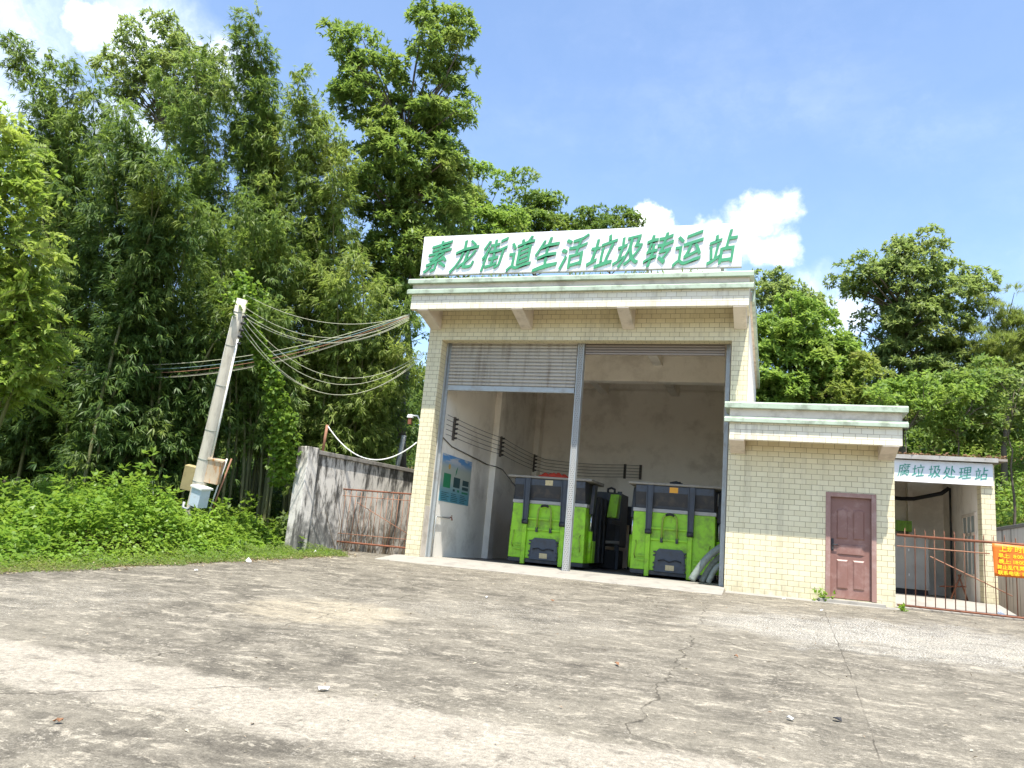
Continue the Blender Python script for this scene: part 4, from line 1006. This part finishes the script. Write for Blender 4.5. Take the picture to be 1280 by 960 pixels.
# dead leaves on the tin roof
X = rng.uniform(10.5, 12.86, 2600); Y = rng.uniform(1.85, 6, 2600); n = len(X)
P = np.stack([X, Y, 3.225+(Y-1.84)*.049+rng.uniform(0, .05, n)], 1)
lo = leaf_obj('roof_leaf_litter', P, rdir(n)*np.array([1, 1, .4]), np.array([0, 0, 1.])+rng.normal(size=(n, 3))*.5, .1, .05, rng.uniform(0, 1, n), leafmat('dead_leaves', (.10, .05, .03), (.28, .16, .09), .1, None, .8))
kind(lo, 'stuff', 'dead brown leaves lying on the shed roof', 'leaves')

# ------------------------------------------------------------------ gates
gt = thing('rusty_gate', 'long rusty spiked gate in front of the shed', 'gate', (11.8, -.06, 0))
yg = -.06
for z, r_ in ((1.38, .028), (.06, .022)): MB().tube([(10.47, yg, z), (14.5, yg, z-.02)], r_, 6).build('rail', 'rust', gt)
MB().tube([(10.47, yg, 1.17), (12.05, yg, 1.16)], .012, 5).build('rail', 'rustlight', gt)
for k, x in enumerate(np.arange(10.62, 14.4, .168)):
    top = 1.52 if k % 1 == 0 else 1.4
    MB().tube([(x, yg, .06), (x+random.gauss(0, .008), yg, top-.05), (x, yg, top+random.uniform(-.03, .02))], [.0095, .0095, .003], 5).build('bar', 'rust' if k % 3 else 'rustlight', gt)
MB().tube([(11.05, yg+.02, 1.02), (12.4, yg+.02, .42)], .011, 5).build('brace', 'rustlight', gt)
bn = thing('orange_banner', 'orange banner with yellow opening hours tied to the gate', 'banner', (12.5, -.1, .77))
vs = []; fs = []; nx, nz = 16, 8
for j in range(nz+1):
    for i in range(nx+1):
        u = i/nx; v = j/nz; vs.append((12.085+.95*u+.02*(1-v), -.10+.012*math.sin(u*9+v*2)*1., 1.36-.6*(1-v)-.012*math.sin(u*math.pi)*v))
for j in range(nz):
    for i in range(nx): fs.append((j*(nx+1)+i, j*(nx+1)+i+1, (j+1)*(nx+1)+i+1, (j+1)*(nx+1)+i))
bo = MB().add(vs, fs, True).build('sheet', 'banner', bn); md = bo.modifiers.new('thick', 'SOLIDIFY'); md.thickness = .003
mb = MB()
for txt, x, z, s in (('上班时间', 12.44, 1.262, .125), ('早上:  8:00-4:00', 12.46, 1.135, .088), ('晚上: 18:00-21:00', 12.50, 1.03, .088), ('禁止乱倒,禁止入内', 12.50, .925, .085), ('联系电话: 18888888', 12.52, .825, .085)):
    vs, fs = text_mesh(txt, s, 0, .0018, .001); V = np.array(vs)
    mb.add(np.stack([x+V[:, 0]-.0, -.117-V[:, 2]+0*V[:, 0], z+V[:, 1]], 1), fs)
mb.build('lettering', 'yellow', bn)
# fallen gate at the left of the hall
lg = thing('scrap_gate', 'low rusty gate frame between the mouldy wall and the hall', 'gate', (-1.2, .45, 0))
a0 = np.array([-2.15, .15, 0]); b0 = np.array([-.08, .22, 0])
def L_(u, z): return a0+(b0-a0)*u+np.array([0, 0, z])
MB().tube([L_(0, .05), L_(.02, 1.50)], .03, 6).build('post', 'rust', lg)
for z, r_ in ((1.50, .022), (.22, .026)): MB().tube([L_(0, z), L_(1, z)], r_, 6).build('rail', 'rust', lg)
for z in (1.34, .42): MB().tube([L_(0, z), L_(1, z)], .009, 5).build('rail', 'rustlight', lg)
for u in np.linspace(.07, .97, 14): MB().tube([L_(u, .2), L_(u, 1.5)], .008, 5).build('bar', 'rustlight', lg)
MB().tube([L_(.3, 1.2), L_(1, .55)], .009, 5).build('brace', 'rustlight', lg)
MB().tube([L_(-.03, .7), L_(-.03, 1.15)], .04, 6).build('hinge', 'rust', lg)

# ------------------------------------------------------------------ left boundary wall
w0 = np.array([-2.30, -1.1]); w1 = np.array([-.75, 6.4]); dv = (w1-w0)/np.linalg.norm(w1-w0); nv = np.array([dv[1], -dv[0]])
bw = thing('boundary_wall', 'mouldy grey rendered wall with a square end pier', 'wall', (w0[0], w0[1], 0))
def wbox(s0, s1, t0, t1, z0, z1):
    P = []
    for z in (z0, z1):
        for s_, t_ in ((s0, t1), (s1, t1), (s1, t0), (s0, t0)):
            q = w0+dv*s_+nv*t_; P.append((q[0], q[1], z))
    return MB().hexa([P[i] for i in (0, 3, 2, 1, 4, 7, 6, 5)])
wbox(0, 8, -.1, .1, -.3, 2.22).build('panel', 'oldwall', bw)
wbox(-.16, .20, -.16, .2, -.3, 2.36).build('pier', 'oldwall', bw, .015)
wbox(.222, 8, -.16, .16, 2.221, 2.32).build('coping', surf('mossy_coping', (.24, .22, .19), .9, .3, 5, (.05, .05, .04), .7, 4), bw, .01)
q = w0+dv*.5
sk = tag(MB().tube([(q[0], q[1], 2.31), (q[0]+.03, q[1], 2.98)], .035, 6).build('iron_stake', 'rustlight'), 'rusty stake standing on the mouldy wall', 'stake')
tag(MB().tube(sag((q[0]+.03, q[1], 2.97), on_sign(521, 553, .02), .62, 26), .016, 6).build('slack_hose', 'pvc'), 'pale hose sagging from the stake to the hall', 'hose')
pz = at(505, 545, 23); pb = at(495, 590, 23.2)
tag(MB().tube([pb-np.array([.2, 0, 2.6]), pb, pz], .075, 8).build('leaning_pipe', 'galv'), 'pale leaning pipe behind the mouldy wall', 'pipe')
mb = MB()
for i in range(85):
    s_ = random.uniform(1.1, 5.5); q0 = w0+dv*s_+nv*random.uniform(.14, .24); a_ = random.gauss(0, .28)
    pts = []
    zt = random.uniform(.5, 1.9)
    for k in range(5):
        u = k/4; q = q0+dv*(math.tan(a_)*zt*u)+nv*(.04*u+random.gauss(0, .01)); pts.append((q[0], q[1], -.05+zt*u))
    mb.tube(pts, [.007, .006, .005, .004, .002], 4, False)
kind(mb.build('dry_stems', surf('dead_stems', (.17, .12, .07), .9, .5, 8)), 'stuff', 'thin dead stems standing against the mouldy wall', 'dry stems')
# right boundary wall
rw = thing('whitewashed_wall', 'black streaked whitewashed wall at the right edge', 'wall', (13.3, 4, 0))
MB().box(13.3, 13.5, 1.2, 8.5, -.2, 1.86).build('panel', 'whitewall', rw)
MB().box(13.26, 13.54, 1.15, 8.5, 1.861, 1.94).build('coping', surf('grey_coping', (.2, .19, .17), .9, .3, 5), rw, .01)
# lamp bracket on the hall pillar
lm = thing('wall_lamp', 'small white security lamp arm on the left hall pillar', 'lamp', (-.1, .1, 3.3))
MB().tube([(-.01, .15, 3.05), (-.06, .12, 3.3), (-.12, .1, 3.40), (-.30, .05, 3.40)], .022, 6).build('arm', 'pvc', lm)
MB().hexa([(-.36, .0, 3.34), (-.22, .0, 3.34), (-.22, .1, 3.34), (-.36, .1, 3.34), (-.34, .01, 3.42), (-.22, .01, 3.42), (-.22, .09, 3.42), (-.34, .09, 3.42)]).build('lamp_head', 'pvc', lm)
MB().box(-.33, -.25, .02, .08, 3.18, 3.338).build('bracket', 'rust', lm)
tag(MB().tube([(-.03, .12, 3.05), (-.03, .1, 1.9), (-.03, .12, 1.2)], .014, 5).build('down_cable', 'pvc'), 'pale cable running down the left side of the hall', 'cable')

# ------------------------------------------------------------------ utility pole
pb = at(240, 645, 17); pb[2] = float(height(pb[0], pb[1])); pt = at(303, 374, 17.0)
pp_b = at(243, 632, 17)
up = thing('utility_pole', 'leaning concrete utility pole with meter boxes at its foot', 'pole', pb)
ax = (pt-pp_b)/np.linalg.norm(pt-pp_b)
P0 = pp_b-ax*1.0
lenp = np.linalg.norm(pt-P0)
MB().tube([P0+ax*lenp*u for u in np.linspace(0, 1, 10)], list(np.linspace(.165, .115, 10)), 20).build('shaft', 'polec', up)
def pol(h, side=0, fwd=0): return pp_b+ax*h+CR*side*1.0-CF*fwd
for h in (.55, 1.05, 1.7, 2.7, 3.6, 4.35):
    c = pol(h); r_ = .165-.05*(h+1)/lenp+.006
    MB().tube([c-ax*.006, c+ax*.006], r_, 20).build('band', 'hose', up)
MB().tube([pol(1.0, .155, .06), pol(2.0, .15, .06), pol(3.75, .125, .06)], .022, 8).build('conduit', 'pvc', up)
MB().tube([pol(2.0, -.15, .0), pol(4.45, -.12, .0)], .012, 6).build('conduit', 'pvc', up)
def obox(c, ux, uy, uz, hx, hy, hz):
    P = [c+sx*hx*ux+sy*hy*uy+sz*hz*uz for sz in (-1, 1) for sx, sy in ((-1, 1), (1, 1), (1, -1), (-1, -1))]
    return MB().hexa([P[i] for i in (3, 2, 1, 0, 7, 6, 5, 4)])
fx = unit((CR-ax*np.dot(CR, ax)).reshape(1, 3))[0]; fy = np.cross(fx, ax); fy = -fy if np.dot(fy, CF) > 0 else fy   # fy faces the camera side of the pole
yw = unit((fx+.55*fy).reshape(1, 3))[0]; yn = np.cross(yw, ax); yn = -yn if np.dot(yn, CF) > 0 else yn
b1 = obox(pol(.62, -.25, -.05), fx, fy, ax, .14, .10, .27).build('meter_box', 'boxyel', up, .01); b1['label'] = 'beige weathered box on the left of the pole'
b2 = obox(pol(.76, .27, .0), fx, fy, ax, .155, .10, .25).build('meter_box', 'boxrust', up, .01); b2['label'] = 'rust stained box on the right of the pole'
obox(pol(1.03, .27, .0), fx, fy, ax, .175, .12, .018).build('box_roof', 'boxrust', b2)
b3 = obox(pol(.22, .16, .24), yw, yn, ax, .15, .13, .20).build('meter_box', 'boxwhite', up, .01); b3['label'] = 'pale blue white box on the front of the pole'
obox(pol(.44, .16, .24), yw, yn, ax, .18, .16, .018).build('box_roof', 'pvc', b3)
MB().tube([pol(.1, -.2, .1), pol(-.02, -.2, .12), pol(-.05, -.05, .2), pol(.02, .05, .25)], .03, 8).build('elbow_pipe', 'galv', up)
for k, (s0, s1) in enumerate(((.46, .42), (.56, .48))):
    MB().tube([pol(1.05, s0, -.05), pol(.1, s1-.06, -.05), pol(-.4, s1-.1, -.05)], .018, 6).build('conduit', 'rustlight' if k else 'pvc', up)
for h in (3.65, 3.8, 3.95, 4.1, 4.25): MB().tube([pol(h, .12, .05), pol(h, .21, .08)], .028, 8).build('insulator', 'bindk', up)
# leaves tangled round the pole top
nt = 120; q = pol(4.72)+CF*.25+rng.normal(size=(nt, 3))*np.array([.22, .22, .24]); r_ = rosettes(q, rdir(nt), 4, .10, .075, .4, 1.3, .3)
tv = thing('pole_top_vine', 'tangle of vine leaves over the head of the pole', 'vine', pol(4.5))
leaf_obj('leaves', *r_, LEAF['vine'], tv)

# ---- overhead wires (pole head -> hall), and the bundle that comes in from the left
def wire(a, b, drop, mat, r_, label, grp):
    tag(MB().tube(sag(a, b, drop), r_, 5).build('overhead_wire', mat), label, 'wire', grp)
e1 = on_sign(512, 394, -.75); e2 = on_sign(530, 441, .0)
for k, (h, dz, drop) in enumerate(((4.75, .0, .42), (4.5, -.05, .62), (4.38, -.08, .66), (4.3, -.12, .62))):
    wire(pol(h, .05, .03), e1+np.array([0, 0, dz]), drop, 'wire', .006, 'pale wire sagging from the pole head to the hall eaves', 'upper wires from the pole to the hall')
for k, (h, dz, drop) in enumerate(((4.3, .03, 1.02), (4.2, 0, 1.12), (4.1, -.04, 1.3), (4.0, -.1, 1.22))):
    wire(pol(h, .12, .05), e2+np.array([0, 0, dz]), drop, 'wire', .006, 'deep sagging pale wire from the pole to the hall pillar', 'lower wires from the pole to the hall')
far = at(60, 455, 19)
for k, (dz, drop, mat, r_) in enumerate(((.1, .55, 'wire', .009), (.03, .62, 'wireblue', .009), (-.04, .66, 'rustlight', .008), (-.1, .75, 'wire', .008), (-.14, .7, 'wiredark', .010))):
    wire(far+np.array([0, 0, dz]), e1+np.array([0, 0, dz*.3]), drop, mat, r_,
         ['pale upper cable of the bundle from the far left to the eaves', 'blue green cable within the bundle to the eaves', 'brownish cable in the bundle passing behind the pole', 'lowest pale cable of the bundle to the eaves', 'dark cable in the bundle to the eaves'][k], 'cable bundle passing behind the pole')

# ------------------------------------------------------------------ litter in the yard
def scrap(px, py, w_, h_, mat, label, name='paper_scrap', c_='litter', lift=.0):
    q = gp(px, py); n = 8; vs = []; fs = []
    a = random.uniform(0, 3)
    for k in range(n):
        t_ = 2*math.pi*k/n; r1 = random.uniform(.7, 1.1)
        x = math.cos(t_)*w_*r1*.68; y = math.sin(t_)*h_*r1*.68
        vs.append((q[0]+x*math.cos(a)-y*math.sin(a), q[1]+x*math.sin(a)+y*math.cos(a), q[2]+.008+random.uniform(0, .03)+.056*(y)))
    vs.append((q[0], q[1], q[2]+.035+lift)); fs = [(k, (k+1) % n, n) for k in range(n)]
    o = MB().add(vs, fs).build(name, mat); md = o.modifiers.new('s', 'SOLIDIFY'); md.thickness = .004
    tag(o, label, c_, 'scraps of litter on the yard'); return o
scrap(404, 864, .07, .05, 'paper', 'white paper scrap on the pale strip, lower left')
scrap(988, 901, .07, .035, 'paper', 'flat white scrap left of the black square')
scrap(1046, 902, .055, .045, 'black', 'small black square scrap on the concrete', 'black_scrap')
scrap(771, 832, .09, .03, 'dryleaf', 'long dry leaf in the middle of the yard', 'dry_leaf', 'leaf')
scrap(72, 905, .045, .03, 'dryleaf', 'single brown leaf at the lower left', 'dry_leaf', 'leaf')
scrap(310, 703, .11, .07, 'paper', 'white plastic scrap on the grass verge', lift=.06)
scrap(394, 692, .08, .05, 'paper', 'pale scrap where the verge meets the wall', lift=.05)
scrap(245, 714, .07, .04, 'paper', 'small white scrap at the edge of the verge')
scrap(1250, 770, .13, .07, 'paper', 'white bag lying behind the rusty gate', 'plastic_bag', lift=.08)
scrap(980, 750, .06, .04, 'paper', 'white scrap at the foot of the annex wall')
scrap(1027, 764, .05, .03, 'paper', 'little white scrap in front of the pink door')
scrap(920, 672+150, .05, .02, 'dryleaf', 'small brown leaf right of the long crack', 'dry_leaf', 'leaf')
scrap(608, 748, .05, .03, 'paper', 'tiny pale scrap in front of the left bay')
scrap(690, 752, .10, .02, 'dryleaf', 'thin straw coloured leaf before the threshold', 'dry_leaf', 'leaf')
# fallen leaf bits, too many to count
X = rng.uniform(-1, 14, 2600); Y = rng.uniform(-13, -.5, 2600); k = (X > edge_x(Y)) & (rng.uniform(0, 1, 2600) < np.where(Y > -4, .9, .25)); X = X[k]; Y = Y[k]; n = len(X)
lo = leaf_obj('leaf_litter', np.stack([X, Y, .056*Y+.012], 1), rdir(n)*np.array([1, 1, .15]), np.array([0, 0, 1.])+rng.normal(size=(n, 3))*.25, rng.uniform(.02, .055, n), rng.uniform(.008, .02, n), rng.uniform(0, 1, n), leafmat('fallen_bits', (.16, .09, .05), (.52, .46, .34), .05, None, .9))
kind(lo, 'stuff', 'dry leaf bits scattered over the yard', 'leaf litter')

# ------------------------------------------------------------------ light
sd_ = Vector((-.30, .80, -2.05)).normalized()
el = math.asin(-sd_.z); az = math.atan2(-sd_.x, -sd_.y)
sl = bpy.data.lights.new('sun', 'SUN'); sl.energy = 4.0; sl.angle = math.radians(.5); sl.color = (1, .96, .88)
so = bpy.data.objects.new('sun', sl); COL.objects.link(so); so.rotation_euler = sd_.to_track_quat('-Z', 'Y').to_euler()
W = bpy.data.worlds.new('World'); S.world = W; W.use_nodes = True
g = G(W.node_tree)
sky = g.n('ShaderNodeTexSky', sky_type='NISHITA'); sky.sun_disc = False; sky.sun_elevation = el; sky.sun_rotation = az
sky.air_density = 1.0; sky.dust_density = .7; sky.ozone_density = 2.2
dirv = g.coord('Generated')
nz = g.n('ShaderNodeTexNoise'); g.put(nz.inputs['Vector'], dirv); nz.inputs['Scale'].default_value = 14; nz.inputs['Detail'].default_value = 8; nz.inputs['Roughness'].default_value = .6
wd = g.vmath('ADD', dirv, g.vmath('MULTIPLY', g.vmath('SUBTRACT', nz.outputs['Color'], (.5, .5, .5)), (.09, .09, .09)))
def blob(px, py, r, soft):
    c = at(px, py, 1.)-CAM; c = c/np.linalg.norm(c)
    dd = g.vmath('LENGTH', g.vmath('SUBTRACT', wd, tuple(float(v) for v in c)), None, 1)
    return g.step(dd, r, r*(1-soft))
mask = None
for (px, py, r, s, k) in ((966, 260, .034, .85, 1.), (935, 290, .043, .8, 1.), (885, 302, .039, .8, 1.), (815, 288, .026, .6, .9), (970, 310, .032, .7, .8), (1060, 400, .045, .8, .75), (860, 335, .055, .5, 1.),
                          (20, 40, .10, 1., .38), (118, 22, .032, .8, .8), (-40, 120, .12, 1., .4), (270, 85, .05, .9, .75), (150, 170, .08, 1., .45), (1000, 370, .05, 1., .35), (180, 40, .10, 1., .45)):
    b = g.math('MULTIPLY', blob(px, py, r, s), k); mask = b if mask is None else g.math('MAXIMUM', mask, b)
# thin high veil
veil = g.math('ADD', .012, g.math('MULTIPLY', g.step(g.noise(g.scalev(dirv, (1, 1, 2.5)), 2.2, 7, .6), .48, .76), .07))
mask = g.math('MAXIMUM', mask, veil)
tex = g.step(g.noise(wd, 13, 7, .62), .36, .60)
SKYS = .14
ccol = g.mix(tex, (4.4, 4.8, 5.5), (8.2, 8.2, 8.2))
col = g.mix(mask, sky.outputs[0], ccol)
bg = g.n('ShaderNodeBackground'); g.put(bg.inputs[0], col); bg.inputs[1].default_value = SKYS
o = g.n('ShaderNodeOutputWorld'); g.nt.links.new(bg.outputs[0], o.inputs[0])

# ------------------------------------------------------------------ render settings
S.view_settings.view_transform = 'Standard'; S.view_settings.look = 'None'; S.view_settings.gamma = 1; S.view_settings.use_curve_mapping = False
S.view_settings.exposure = 1.2
S.cycles.max_bounces = 10; S.cycles.diffuse_bounces = 8; S.cycles.glossy_bounces = 2; S.cycles.transmission_bounces = 4
S.cycles.use_denoising = True
S.cycles.sample_clamp_indirect = 8
S.render.film_transparent = False
